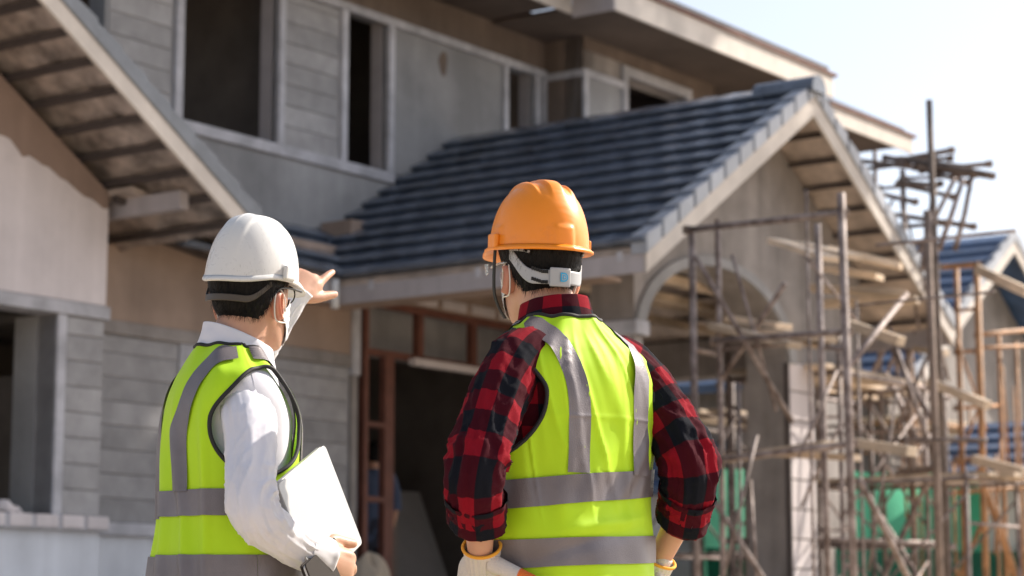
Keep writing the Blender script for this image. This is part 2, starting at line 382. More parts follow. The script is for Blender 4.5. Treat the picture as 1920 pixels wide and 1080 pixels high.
for r in range(NC):                                          # tiles of the visible left slope
    s0 = r * .285 - .03; u = UE + s0 * CS; z = zp(UE) + s0 * SN
    nmin = max(N3, NV - (u - UE) - .35) - .12
    n = NG - .14 - .15 * (r % 2)
    if r % 2: tile(pr, (u, -(NG - .065), z), (0, -1, 0), (CS, 0, SN), .15)
    while n > nmin:
        tile(pr, (u, -n, z), (0, -1, 0), (CS, 0, SN), .3); n -= .3
for i in range(2):                                           # only the first ridge tiles are laid
    n = NG - .1 - i * .29
    if n < -1: break
    mb = MB(); pf = [(UR + .13 * cos(a_), ZR + .0 + .115 * sin(a_)) for a_ in np.linspace(-.35, pi + .35, 11)]
    mb.prism(pf, 1, -n - .16, -n + .15); mb.build('ridge_tile', mt['tile'], pr, bevel=.006)
for sgn in (-1, 1):                                          # verge caps and barge boards on both slopes
    for i in range(NC):
        s0 = i * .285; ua = UE - .02 + s0 * CS; ub = ua + .252 * CS
        if i == NC - 1: ub = min(ub, UR)
        za, zb = zp(ua) - .06, zp(min(ub, UR)) - .06
        if sgn > 0: ua, ub = 2 * UR - ua, 2 * UR - ub
        if ua > UE2 + .05: continue
        A = -NG - .02; B = -NG + .13
        mb = MB(); mb.hexa([(ua, A, za), (ub, A, zb), (ub, B, zb), (ua, B, za), (ua, A, za + .155), (ub, A, zb + .125), (ub, B, zb + .125), (ua, B, za + .155)])
        mb.build('verge_cap', mt['cap'], pr, bevel=.008)
    f = (lambda u: u) if sgn < 0 else (lambda u: 2 * UR - u)
    E_ = UE if sgn < 0 else 2 * UR - UE2
    MB().prism([(f(E_), zp(E_) - .215), (f(UR), ZR - .24), (f(UR), ZR - .05), (f(E_), zp(E_) - .05)], 1, -NG, -NG + .03).build('barge_board', mt['barge'], pr, bevel=.004)
hb('eave_fascia', 'fascia', UE, UE + .03, NV - .0, NG - .005, 3.405, 3.60, pr)
for n in (.25, 1.35, 2.7): hb('fascia_joint', 'trim', UE - .006, UE + .0, n, n + .05, 3.50, 3.58, pr)
hb('eave_soffit', 'beige', UE + .03, 3.3, -.6, 2.36, 3.45, 3.48, pr)
hb('eave_fascia', 'fascia', UE2 - .03, UE2, -1, NG - .005, zp(UE2) - .21, zp(UE2) - .02, pr)
# --- porch arch wall at n = 2.365 with its two columns
NA, ND = 2.365, 1.95
arch = MB(); ca, hw, zs, rise = 4.80, 1.20, 3.05, .71
prof = []
for i in range(33):
    an = pi * i / 32; prof.append((ca - hw * cos(an), zs + rise * sin(an)))
def top(u): return zp(u) - .07
L_, R_ = 3.478, 6.49
for (a, b) in zip(prof[:-1], prof[1:]):
    arch.hexa([(a[0], -NA, a[1]), (b[0], -NA, b[1]), (b[0], -ND, b[1]), (a[0], -ND, a[1]), (a[0], -NA, top(a[0])), (b[0], -NA, top(b[0])), (b[0], -ND, top(b[0])), (a[0], -ND, top(a[0]))])
for (u0, u1) in ((L_, ca - hw), (ca + hw, UR + (UR - L_))):
    arch.hexa([(u0, -NA, zs), (u1, -NA, zs), (u1, -ND, zs), (u0, -ND, zs), (u0, -NA, top(u0)), (u1, -NA, top(u1)), (u1, -ND, top(u1)), (u0, -ND, top(u0))])
arch.build('arch_wall', mt['concrete'], house)
mb = MB()
for (a, b) in zip(prof[:-1], prof[1:]):
    d = lambda p, q: (ca + (p[0] - ca) * q, zs + (p[1] - zs) * q)
    a2, b2 = d(a, 1.11), d(b, 1.11)
    mb.hexa([(a[0], -NA - .03, a[1]), (b[0], -NA - .03, b[1]), (b[0], -NA, b[1]), (a[0], -NA, a[1]), (a2[0], -NA - .03, a2[1]), (b2[0], -NA - .03, b2[1]), (b2[0], -NA, b2[1]), (a2[0], -NA, a2[1])])
mb.build('arch_moulding', mt['grey'], house)
hb('column', 'concrete', 3.478, 3.60, ND, NA, FZ, 3.05); hb('capital', 'trim', 3.45, 3.66, ND - .03, NA + .035, 3.05, 3.17, bevel=.012)
hb('column', 'concrete', 6.0, 6.50, ND, NA, FZ, 3.05)
for i in range(9):                                           # pale facing blocks of the right column
    hb('column_block', 'skim', 6.02, 6.46, NA, NA + .012, FZ + .02 + i * .262, FZ + .02 + i * .262 + .245, bevel=.004)
hb('column_fillet', 'batten', 5.985, 6.0, NA - .03, NA + .012, FZ, 3.05)
hb('rear_beam', 'concrete', 6.9, 7.25, -.6, 2.3, 3.1, 3.45)
for i in range(4):
    hb('ceiling_joist', 'plank', 4.6, 8.0, .5 + i * .42, .62 + i * .42, 3.62 + .06 * (i % 2), 3.69 + .06 * (i % 2))
# --- upper storey wall n = -1
ZS, ZL = 4.93, 6.38
uw = hwall('upper_wall', 'grey', .87, 7.264, -1.2, -1.012, 3.2, 7.0, [(1.74, 2.93, ZS, ZL), (3.87, 4.47, ZS, ZL), (6.384, 6.87, ZS, ZL)])
hb('facing_render', 'grey', .87, 7.06, -1.012, -1.0, 3.2, 4.83)
hb('facing_render', 'grey', 4.56, 6.30, -1.012, -.998, 4.935, 6.335)
hb('facing_render', 'brown', .87, 7.06, -1.012, -1.0, 6.43, 7.0)  # brown of this strip also carries the shade under the eave
blocks(uw, .90, 1.63, -1.0, ZS, 6.34, h=.19, L=1.5); blocks(uw, 3.02, 3.78, -1.0, ZS, 6.34, h=.19, L=1.6)
blocks(uw, 6.95, 7.05, -1.0, ZS, 6.34, h=.19)
hb('sill_band', 'trim', 1.2, 4.56, -1.02, -.965, 4.83, ZS, bevel=.008)
hb('lintel_band', 'trim', .87, 7.064, -1.02, -.965, 6.345, 6.425, bevel=.008)
for (a, b) in ((1.65, 1.74), (2.93, 3.01), (3.79, 3.87), (4.47, 4.55), (6.31, 6.384), (6.87, 6.94), (7.0, 7.06)):
    hb('window_trim', 'trim', a, b, -1.06, -.967, ZS + .001, 6.344, bevel=.006)
for (a, b) in ((1.74, 2.93), (3.87, 4.47), (6.384, 6.87)):
    hb('window_reveal', 'fascia', b - .012, b - .004, -1.19, -1.06, ZS, ZL)
mb = MB(); mb.prism([(5.32 + .065 * cos(a_) * (1 + .15 * sin(3 * a_)), 6.15 + .12 * sin(a_) + .02 * sin(2 * a_)) for a_ in np.linspace(0, 2 * pi, 20, endpoint=False)], 1, .994, .9985); mb.build('damp_stain', mt['brown'], house)
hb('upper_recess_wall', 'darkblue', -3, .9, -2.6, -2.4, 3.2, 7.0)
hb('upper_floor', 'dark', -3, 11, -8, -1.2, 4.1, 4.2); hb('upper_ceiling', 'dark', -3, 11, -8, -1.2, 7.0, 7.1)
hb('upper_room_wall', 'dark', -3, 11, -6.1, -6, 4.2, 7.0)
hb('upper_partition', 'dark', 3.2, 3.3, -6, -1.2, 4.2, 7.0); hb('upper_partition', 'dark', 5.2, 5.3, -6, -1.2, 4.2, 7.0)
# bay
NB = -.512
uw = hwall('bay_wall', 'concrete', 7.064, 9.70, -.75, NB - .012, 3.8, 7.0, [(7.87, 9.07, 5.0, 6.47)])
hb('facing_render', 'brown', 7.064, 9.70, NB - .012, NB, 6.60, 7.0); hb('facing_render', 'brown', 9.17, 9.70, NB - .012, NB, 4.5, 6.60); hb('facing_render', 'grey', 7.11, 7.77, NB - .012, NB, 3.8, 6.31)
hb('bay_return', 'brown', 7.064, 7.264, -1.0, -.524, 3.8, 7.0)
hb('lintel_band', 'trim', 7.05, 7.775, NB, NB + .03, 6.31, 6.385, bevel=.006); hb('lintel_band', 'trim', 7.034, 7.062, -.99, NB + .03, 6.31, 6.385, bevel=.006)
hb('corner_trim', 'trim', 7.05, 7.115, NB - .02, NB + .025, 4.4, 6.309, bevel=.006)
hb('window_trim', 'trim', 7.775, 7.87, NB - .05, NB + .03, 5.0, 6.57, bevel=.006); hb('window_trim', 'trim', 9.07, 9.17, NB - .05, NB + .03, 5.0, 6.57, bevel=.006)
hb('window_trim', 'trim', 7.87, 9.07, NB - .05, NB + .028, 6.47, 6.568, bevel=.006)
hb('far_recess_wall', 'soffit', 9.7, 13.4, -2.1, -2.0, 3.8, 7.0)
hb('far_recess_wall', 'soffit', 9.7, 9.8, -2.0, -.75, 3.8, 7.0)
hb('far_wall', 'concrete', 10.9, 13.2, -.9, -.7, 0, 6.35)
# upper eaves: overhang 1 m
hr = empty('upper_roof'); hr.parent = house
D0 = 1.0
def eave(u0, u1, n, zb, zt, wallN):
    hb('eave_fascia', 'barge', u0, u1, n - .03, n, zb, zt, hr, .004)
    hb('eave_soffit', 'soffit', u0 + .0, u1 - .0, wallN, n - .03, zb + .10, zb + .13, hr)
    hb('roof_edge', 'rust', u0 - .02, u1 + .06, n - .06, n + .03, zt + .002, zt + .03, hr)
eave(-2, 6.10, N3 + D0, 6.66, 6.90, -8)
eave(6.13, 10.65, NB + D0, 6.63, 6.88, -8)
hb('eave_return', 'fascia', 6.10, 6.13, N3 + D0 - .0, NB + D0, 6.63, 6.88, hr)
eave(10.65, 12.8, NB + D0 - .05, 6.36, 6.56, -8)
MB().prism([(-.4, 6.9), (7, 11), (7, 11.1), (-.43, 7.0)], 0, -2, 10.66).build('roof_deck', mt['tile'], hr)
MB().prism([(-.3, 6.58), (7, 10.6), (7, 10.7), (-.33, 6.68)], 0, 10.66, 12.8).build('roof_deck', mt['tile'], hr)
# ================================================================ scaffolding
S1 = [
  ('standard', (1.364, 16.351, 3.753), (1.389, 16.813, 0.65), 0.028),
  ('standard', (2.302, 15.036, 3.759), (2.411, 15.504, 0.61), 0.029),
  ('standard', (1.653, 17.328, 3.984), (1.683, 17.816, 0.701), 0.024),
  ('standard', (2.32, 16.348, 3.773), (2.413, 16.81, 0.67), 0.026),
  ('ledger', (1.328, 16.354, 3.729), (2.321, 15.056, 3.622), 0.024),
  ('ledger', (1.535, 16.528, 2.899), (2.351, 15.178, 2.799), 0.024),
  ('ledger', (1.336, 16.615, 1.979), (2.388, 15.294, 2.024), 0.024),
  ('ledger', (1.64, 17.604, 2.124), (2.413, 16.597, 2.099), 0.022),
  ('ledger', (1.64, 17.481, 2.952), (2.381, 16.479, 2.892), 0.02),
  ('transom', (1.364, 16.488, 2.832), (1.653, 17.487, 2.909), 0.02),
  ('transom', (2.351, 15.197, 2.677), (2.381, 16.485, 2.852), 0.02),
  ('brace', (1.38, 16.285, 3.517), (2.13, 16.569, 2.284), 0.02),
  ('brace', (2.06, 16.316, 3.31), (1.643, 17.424, 2.657), 0.02),
  ('brace', (1.368, 16.522, 1.925), (2.186, 16.807, 0.69), 0.02),
  ('brace', (2.336, 15.116, 2.537), (2.924, 16.031, 3.187), 0.022),
  ('brace', (2.417, 15.231, 1.767), (3.003, 16.361, 0.967), 0.024),
]
S2 = [
  ('standard', (3.91, 20.018, 5.608), (4.0, 20.74, 0.751), 0.03),
  ('standard', (3.839, 21.095, 5.165), (3.912, 21.744, 0.798), 0.026),
  ('standard', (3.732, 22.047, 5.562), (3.776, 22.748, 0.85), 0.022),
  ('standard', (3.719, 19.285, 4.42), (3.786, 19.837, 0.708), 0.034),
  ('ledger', (3.559, 22.355, 5.525), (4.5, 20.122, 4.905), 0.026),
  ('ledger', (3.756, 21.568, 5.383), (4.353, 20.406, 5.035), 0.03),
  ('ledger', (3.862, 20.983, 5.238), (4.428, 20.023, 4.895), 0.03),
  ('ledger', (3.512, 22.076, 5.366), (3.88, 21.085, 5.228), 0.02),
  ('ledger', (3.828, 21.112, 5.051), (3.96, 20.136, 4.816), 0.026),
  ('ledger', (3.749, 21.453, 4.794), (4.325, 20.192, 4.436), 0.024),
  ('ledger', (3.699, 21.968, 4.734), (4.07, 20.286, 4.488), 0.02),
  ('ledger', (3.763, 21.896, 4.535), (3.894, 20.313, 4.304), 0.026),
  ('ledger', (3.649, 21.733, 4.273), (4.0, 20.247, 4.065), 0.02),
  ('ledger', (3.828, 21.528, 2.25), (4.0, 20.523, 2.21), 0.022),
  ('ledger', (3.434, 22.049, 2.15), (4.0, 20.527, 2.185), 0.024),
  ('brace', (3.96, 20.138, 4.797), (3.756, 19.757, 3.962), 0.026),
  ('brace', (4.209, 20.028, 4.861), (3.98, 20.127, 4.197), 0.022),
  ('brace', (4.31, 20.124, 4.895), (4.15, 20.225, 4.213), 0.022),
  ('brace', (4.13, 20.028, 4.861), (3.862, 21.152, 4.102), 0.02),
  ('brace', (3.844, 21.083, 3.882), (3.365, 21.866, 2.699), 0.022),
  ('brace', (3.568, 21.776, 3.981), (3.906, 20.357, 2.646), 0.024),
  ('brace', (3.881, 20.441, 2.08), (3.549, 21.613, 1.005), 0.026),
  ('brace', (3.488, 22.049, 2.15), (3.931, 20.61, 0.948), 0.022),
  ('brace', (3.756, 21.887, 3.238), (3.893, 20.99, 2.471), 0.03),
  ('brace', (3.917, 21.934, 2.92), (4.078, 22.171, 1.328), 0.02),
]
S3 = [
  ('standard', (4.886, 22.71, 4.501), (4.869, 23.245, 0.905), 0.036),
  ('standard', (4.876, 23.704, 4.613), (4.864, 24.247, 0.966), 0.03),
  ('standard', (5.45, 24.305, 3.971), (5.462, 24.752, 0.968), 0.026),
  ('standard', (5.762, 24.818, 3.926), (5.774, 25.257, 0.971), 0.022),
  ('ledger', (4.362, 24.202, 4.662), (4.914, 22.713, 4.479), 0.03),
  ('ledger', (5.019, 23.418, 3.822), (5.945, 24.798, 4.059), 0.026),
  ('ledger', (5.054, 23.438, 3.685), (5.945, 24.825, 3.878), 0.02),
  ('ledger', (4.876, 23.775, 4.139), (4.886, 22.783, 4.013), 0.02),
  ('ledger', (4.876, 23.842, 3.687), (4.886, 22.847, 3.58), 0.02),
  ('ledger', (4.876, 23.933, 3.079), (5.468, 24.427, 3.155), 0.02),
  ('ledger', (4.8, 24.07, 2.153), (5.796, 24.56, 2.257), 0.024),
  ('ledger', (4.876, 24.014, 2.529), (4.886, 23.014, 2.459), 0.022),
  ('brace', (4.893, 22.93, 2.342), (5.544, 24.036, 1.022), 0.036),
  ('brace', (5.036, 23.297, 1.913), (4.818, 24.019, 1.137), 0.024),
  ('brace', (4.309, 23.919, 4.528), (4.397, 24.076, 3.477), 0.016),
]
PLANKS = [
  ('top', (2.113, 17.254, 3.797), (2.473, 16.683, 3.557), 0.18, 0.045),
  ('top', (2.344, 17.554, 3.822), (2.685, 16.977, 3.622), 0.2, 0.045),
  ('top', (2.627, 17.856, 3.828), (3.187, 17.679, 3.657), 0.2, 0.05),
  ('top', (2.572, 18.272, 3.751), (3.063, 17.989, 3.616), 0.2, 0.05),
  ('top', (2.581, 18.694, 3.631), (3.375, 18.504, 3.548), 0.22, 0.05),
  ('top', (2.716, 19.012, 3.537), (3.503, 18.709, 3.531), 0.22, 0.06),
  ('mid', (1.576, 16.859, 3.056), (2.107, 16.186, 2.824), 0.16, 0.05),
  ('mid', (1.761, 17.247, 3.167), (2.115, 16.859, 3.056), 0.2, 0.05),
  ('mid', (1.96, 16.964, 3.028), (2.374, 16.377, 2.896), 0.22, 0.05),
  ('mid', (1.673, 17.358, 3.096), (2.348, 16.485, 2.852), 0.2, 0.04),
  ('mid', (2.474, 15.964, 2.955), (2.813, 15.685, 2.794), 0.12, 0.07),
  ('low', (1.667, 17.312, 2.052), (2.385, 16.293, 2.1), 0.2, 0.04),
  ('low', (2.458, 15.692, 2.062), (2.817, 15.402, 1.976), 0.15, 0.07),
  ('low', (2.025, 17.304, 2.102), (2.607, 16.709, 2.026), 0.2, 0.05),
  ('right', (3.872, 20.858, 3.358), (4.135, 20.665, 3.299), 0.12, 0.06),
  ('right', (3.815, 19.909, 2.944), (4.264, 19.541, 2.694), 0.12, 0.08),
  ('right', (4.774, 22.615, 2.42), (5.198, 22.234, 2.264), 0.12, 0.1),
  ('right', (4.849, 22.523, 4.398), (5.225, 21.965, 4.074), 0.06, 0.1),
  ('right', (3.551, 22.446, 2.201), (4.041, 21.851, 2.123), 0.3, 0.05),
  ('right', (3.971, 22.049, 2.15), (4.561, 22.049, 2.15), 0.3, 0.05),
]
def scaffold(segs, mat, label, group):
    b = Vector(segs[0][1]); b.z = 0
    t = empty('scaffold_tower', b, 0, label, 'scaffold', group)
    for nm, a, c, r in segs:
        a, c = Vector(a), Vector(c)
        if nm in ('standard', 'upright'): c = Vector((a.x + (c.x - a.x) * .35, a.y, .0))
        m_ = (a + c) / 2 + Vector((random.uniform(-1, 1), 0, random.uniform(-1, 1))) * (.012 if mat == 'pole' else .003)
        pts = [a - b, m_ - b, c - b]
        MB().tube(pts, [r, r * (1.08 if mat == 'pole' else 1), r * (1.15 if mat == 'pole' else 1)], 10).build(nm, mt[mat if nm != 'brace' or mat == 'pipe_o' else 'pipe'], t, True)
        if nm == 'ledger':
            for p in (a, c):
                MB().box(p.x - b.x - .032, p.x - b.x + .032, p.y - b.y - .032, p.y - b.y + .032, p.z - .03, p.z + .03).build('coupler', mt['pole'], t, bevel=.008)
    return t
for q_ in range(14):                                          # thin loose poles and guard rails tied to the tower
    x_ = random.uniform(1.5, 2.9); y_ = random.uniform(15.6, 17.6); z_ = random.uniform(1.3, 3.7); k_ = random.random()
    if k_ < .4: S1.append(('brace', (x_, y_, z_), (x_ + random.uniform(-.5, .5), y_ + random.uniform(-.4, .4), z_ - random.uniform(.5, 1.3)), random.uniform(.009, .014)))
    elif k_ < .75: S1.append(('guard_rail', (x_, y_, z_), (x_ + random.uniform(.5, .9), y_ - random.uniform(.6, 1.0), z_ + random.uniform(-.06, .06)), random.uniform(.010, .016)))
    else: S1.append(('upright', (x_, y_, z_ + .5), (x_ + random.uniform(-.05, .05), y_, z_ - 1.2), random.uniform(.010, .015)))
scaffold(S1, 'pipe', 'grey brown steel pipe scaffold standing before the porch arch', 'scaffold towers around the porch')
for q_ in range(9):
    x_ = 3.55 + random.uniform(0, .5); y_ = 21.9 - (x_ - 3.55) * 1.6; z_ = 5.2 + random.uniform(-.12, .14); S2.append(('ledger', (x_, y_, z_), (x_ + random.uniform(.3, .55), y_ - random.uniform(.6, 1.1), z_ - random.uniform(.02, .3)), random.uniform(.014, .024)))
for q_ in range(12):
    x_ = 3.5 + random.uniform(0, .75); y_ = random.uniform(20.2, 22.3); z_ = random.uniform(3.4, 4.9); S2.append(('brace', (x_, y_, z_), (x_ + random.uniform(-.45, .45), y_ + random.uniform(-.4, .4), z_ - random.uniform(.6, 1.6)), random.uniform(.011, .02)))
scaffold(S2, 'pole', 'dark pole scaffold with one tall pole rising beside the porch gable', 'scaffold towers around the porch')
for q_ in range(12):
    x_ = random.uniform(4.1, 5.3); y_ = random.uniform(22.4, 24.4); z_ = random.uniform(2.2, 4.2); S3.append((('brace', 'upright')[q_ % 2], (x_, y_, z_), (x_ + random.uniform(-.5, .5) * (1 if q_ % 2 == 0 else .08), y_ + random.uniform(-.3, .3), z_ - random.uniform(.8, 1.8)), random.uniform(.010, .017)))
scaffold(S3, 'pipe_o', 'orange primed steel frame scaffold nearest the edge of the view', 'scaffold towers around the porch')
# pipe rail seen between the towers, lower level
PLABEL = ['pale sawn plank highest on the upper deck before the gable', 'second plank on the upper deck under the porch soffit', 'long plank on the upper deck running towards the tall pole', 'plank under the longest one on the upper deck', 'wide board low on the upper deck behind the steel pipes', 'lowest wide board of the upper deck',
    'brown plank edge of the middle deck before the arch', 'short bright board lying on the middle deck before the arch', 'bright wide board on the middle deck beside the thick pipe', 'thin board at the back of the middle deck', 'narrow sunlit rail plank beyond the thick pipe',
    'long thin board of the lower deck before the column', 'thick pale plank end sticking out of the lower deck', 'board at the back of the lower deck', 'short plank tied high on the pole scaffold', 'slanting plank tied to the pole scaffold', 'pale thick plank on the orange scaffold above the green netting', 'slanting pale batten at the top of the orange scaffold',
    'wide board over the green netting behind the poles', 'wide board over the green netting before the orange scaffold']
for q_, (k, a, c, wd, th) in enumerate(PLANKS):
    a, c = Vector(a), Vector(c); mid = (a + c) / 2; d = (c - a) * .5
    mb = MB(); mb.beam(-d, d, wd, th); o = mb.build('plank', mt['plank'], bevel=.004); o.location = mid
    tag(o, PLABEL[q_], 'plank', 'planks on the scaffold')
def frame_tower(x, y, rz, bays, levels, label, mat, wd=1.15, bay=1.75, hl=1.5, braces=True):
    t = empty('frame_scaffold', (x, y, 0), rz, label, 'scaffold', 'scaffold towers around the porch')
    for i in range(bays + 1):
        for yy in (0, wd):
            tp = levels * hl + random.uniform(.05, .5); MB().tube([(i * bay, yy, 0), (i * bay + random.uniform(-.02, .02), yy, tp)], .023, 8).build('standard', mt[mat], t, True)
        for l in range(1, levels + 1):
            MB().tube([(i * bay, -.06, l * hl), (i * bay, wd + .06, l * hl + random.uniform(-.02, .02))], .02, 8).build('transom', mt[mat], t, True)
            MB().tube([(i * bay, .0, l * hl - .4), (i * bay, wd, l * hl - .4)], .015, 8).build('transom', mt[mat], t, True)
    for i in range(bays):
        for l in range(levels):
            for yy in (0, wd):
                if braces:
                    MB().tube([(i * bay, yy, l * hl + .2), ((i + 1) * bay, yy, (l + 1) * hl - .15)], .013, 8).build('brace', mt['pipe'], t, True)
                    MB().tube([((i + 1) * bay, yy + .03, l * hl + .2), (i * bay, yy + .03, (l + 1) * hl - .15)], .013, 8).build('brace', mt['pipe'], t, True)
                MB().tube([(i * bay - .1, yy, (l + 1) * hl), ((i + 1) * bay + .15, yy, (l + 1) * hl + random.uniform(-.03, .03))], .02, 8).build('ledger', mt[mat], t, True)
            for k in range(4 if (l + 1) * hl > 1.8 else 0):
                o = MB(); y0 = .12 + k * .26; xs = i * bay - random.uniform(.1, .35); xe = (i + 1) * bay + random.uniform(-.3, .35); z_ = (l + 1) * hl + .045
                o.beam((xs, y0, z_), (xe, y0 + random.uniform(-.05, .05), z_ + random.uniform(-.01, .03)), .2, .04); o.build('deck_board', mt['plank'], t, bevel=.004)
    return t
frame_tower(2.95, 19.6, HR, 1, 2, 'brown frame scaffold right behind the pale block column', 'pipe')
frame_tower(3.55, 21.6, HR, 1, 2, 'rusty frame scaffold under the end of the porch gable', 'pipe', hl=1.55)
frame_tower(4.75, 20.6, HR + pi / 2, 1, 1, 'low frame scaffold before the orange scaffold', 'pipe', hl=2.05)
frame_tower(5.4, 29.2, HR, 2, 2, 'far frame scaffold in front of the neighbour houses', 'pipe_o', hl=1.7)
frame_tower(2.3, 22.8, HR, 1, 2, 'frame scaffold seen through the porch beside the column', 'pipe', hl=1.45)
# ================================================================ things round the house
def lump(name, mat, c, r, h, seed, parent=None):
    n, m = 36, 14; v = []; f = []
    for j in range(m + 1):
        t = j / m
        for i in range(n):
            an = 2 * pi * i / n; k = 1 + .35 * float(pnoise(cos(an) * 1.3 + seed, sin(an) * 1.3, t * 2))
            rr = r * cos(t * pi / 2) ** .7 * k; v.append((c[0] + rr * cos(an), c[1] + rr * sin(an) * .8, c[2] + h * sin(t * pi / 2) * (1 + .2 * float(pnoise(cos(an), sin(an), seed)))))
    f = [(j * n + i, j * n + (i + 1) % n, (j + 1) * n + (i + 1) % n, (j + 1) * n + i) for j in range(m) for i in range(n)]
    return MB().add(v, f).build(name, mt[mat], parent, True)
hm = Matrix.Translation(HO) @ Matrix.Rotation(HR, 4, 'Z')
c = hm @ Vector((2.40, -.55, FZ))
tag(lump('cement_sack', 'soil', c, .20, .58, 3.3), 'lumpy brown sack standing on the floor before the entrance', 'sack')
c = hm @ Vector((2.75, -.35, FZ))
tag(lump('cement_sack', 'mortar', c, .17, .47, 8.1), 'lower grey sack beside the lumpy brown sack', 'sack')
# green site netting
def net(name, mat, a, b, z0, z1, label, y_off=0):
    t = empty(name, (a[0], a[1], 0), 0, label, 'netting')
    d = Vector((b[0] - a[0], b[1] - a[1], 0)); L_ = d.length; d.normalize(); nr = Vector((-d.y, d.x, 0))
    nx, nz = 90, 10; v = []; f = []
    for i in range(nx + 1):
        for j in range(nz + 1):
            s, q = i / nx * L_, j / nz
            o_ = .10 * float(pnoise(s * 1.1, q * .8, y_off)) + .05 * sin(s * 5 + q)
            p = d * s + nr * (o_ + y_off); v.append((p.x, p.y, z0 + (z1 - z0) * q + .06 * float(pnoise(s * .9, 2, 4)) * q))
    f = [(i * (nz + 1) + j, (i + 1) * (nz + 1) + j, (i + 1) * (nz + 1) + j + 1, i * (nz + 1) + j + 1) for i in range(nx) for j in range(nz)]
    MB().add(v, f).build('net_sheet', mt[mat], t, True)
    for i in range(6):
        p = d * (L_ * i / 5) + nr * (y_off + .14); MB().tube([(p.x, p.y, 0), (p.x, p.y, z1 + .1)], .03, 8).build('post', mt['pipe'], t, True)
    return t
net('site_netting', 'net', (2.3, 26.4), (9.5, 29.6), 1.2, 2.60, 'bright green site netting hung behind the scaffold')
net('site_netting', 'net_shadow', (2.3, 25.9), (9.5, 29.1), 0, 1.62, 'lower netting, dark green painted as shadow, below the bright green sheet')
# neighbouring houses
def neighbour(loc, rz, label, w, d, zr_, ze, wall, sc_gable=True):
    h = empty('neighbour_house', loc, rz, label, 'house', 'unfinished houses behind the site')
    sl = (zr_ - ze) / w
    zg = lambda x: zr_ - sl * abs(x)
    mb = MB().prism([(-w + .5, 0), (-w + .5, zg(w - .5) - .1), (0, zr_ - .1), (w - .5, zg(w - .5) - .1), (w - .5, 0)], 1, .6, d); mb.build('wall', mt[wall], h)
    rf = empty('roof'); rf.parent = h
    for s in (-1, 1):
        MB().prism([(0, zr_), (s * w, ze), (s * w, ze + .06), (0, zr_ + .06)], 1, 0, d).build('roof_deck', mt['blueroof'], rf)
        Ls = sqrt(w * w + (zr_ - ze) ** 2); nC = int(Ls / .33)
        for i in range(nC):
            x0 = s * (w - w * i / nC); x1 = s * (w - w * (i + 1.05) / nC); z0 = zg(x0); z1 = zg(x1)
            if s < 0: MB().hexa([(x0, .02, z0 + .05), (x1, .02, z1 + .05), (x1, d, z1 + .05), (x0, d, z0 + .05), (x0, .02, z0 + .13), (x1, .02, z1 + .08), (x1, d, z1 + .08), (x0, d, z0 + .13)]).build('tile_course', mt['blueroof'], rf)
            MB().hexa([(x0, -.05, z0 - .02), (x1, -.05, z1 - .02), (x1, .015, z1 - .02), (x0, .015, z0 - .02), (x0, -.05, z0 + .17), (x1, -.05, z1 + .13), (x1, .015, z1 + .13), (x0, .015, z0 + .17)]).build('verge_cap', mt['cap'], rf)
        MB().prism([(0, zr_ - .22), (s * w, ze - .22), (s * w, ze - .02), (0, zr_ - .02)], 1, -.03, 0).build('barge_board', mt['barge'], rf)
    for x in (-w * .45, w * .35):
        MB().box(x - .45, x + .45, .585, .6, 2.0, 3.3).build('window', mt['dark'], h)
        MB().box(x - .52, x + .52, .55, .58, 1.9, 2.0).build('window_sill', mt['trim'], h)
    return h
# ridge runs along the n axis of our house: local -y is the gable front
neighbour((7.55, 32.5, 0), HR - 0, 'grey neighbour house with bright blue tiled gable roof', 3.6, 7.5, 6.45, 4.0, 'concrete')
neighbour((4.05, 33.2, 0), HR - 0, 'low neighbour outbuilding with blue roof and pale verge tiles', 2.9, 5, 4.1, 2.5, 'white_plaster')
neighbour((8.6, 27.6, 0), HR - 0, 'small shed with blue tiled roof behind the orange scaffold', 1.6, 3, 3.3, 2.5, 'white')

# unseen, added tree out to the side; its crown shades the left wing of the house
def tree(loc, h, cr, label, n_leaf=5200):
    t = empty('tree', loc, 0, label, 'tree'); rg = np.random.default_rng(5)
    mb = MB(); tr = [(0, 0, 0), (.1, .05, h * .3), (-.08, .1, h * .55), (.05, 0, h * .8), (0, 0, h)]
    mb.tube([tuple(p) for p in spline_(tr, 24)], [float(r) for r in np.linspace(.30, .07, 24)], 12)
    for k in range(9):
        a = k * 2.4; z0 = h * (.72 + .03 * k); r = cr * (.55 + .3 * rg.random()); mb.tube([(0, 0, z0), (cos(a) * r * .5, sin(a) * r * .5, z0 + .5), (cos(a) * r, sin(a) * r, z0 + 1.3)], [.10, .06, .025], 8)
    mb.build('trunk', M('bark', (.16, .12, .09), .95, .3, 5, .6, 20), t, True)
    v = []; f = []
    cl_ = rg.normal(size=(60, 3)); cl_ /= np.linalg.norm(cl_, axis=1)[:, None]; cl_ *= (rg.random((60, 1)) ** .4) * cr * np.array([1, 1, .85])
    for i in range(n_leaf):
        c = cl_[i % 60] + rg.normal(size=3) * cr * .17 + np.array([0, 0, h + .3]); a, b = rg.normal(size=3), rg.normal(size=3); a /= np.linalg.norm(a); b -= a * (a @ b); b /= np.linalg.norm(b); s_ = .15 + .12 * rg.random()
        k = len(v); v += [tuple(c - a * s_), tuple(c + b * s_ * .55), tuple(c + a * s_), tuple(c - b * s_ * .55)]; f.append((k, k + 1, k + 2, k + 3))
    MB().add(v, f).build('crown', M('leaf', (.055, .10, .03), .6, .4, 1.2, 0), t)
    return t
def spline_(pts, n):
    pts = np.array(pts, float); x = np.linspace(0, len(pts) - 1, n); return np.stack([np.interp(x, range(len(pts)), pts[:, k]) for k in range(3)], 1)
tree((11.45, 23.95, 0), 16.3, 3.3, 'tall leafy tree added out of view to shade the left wing')
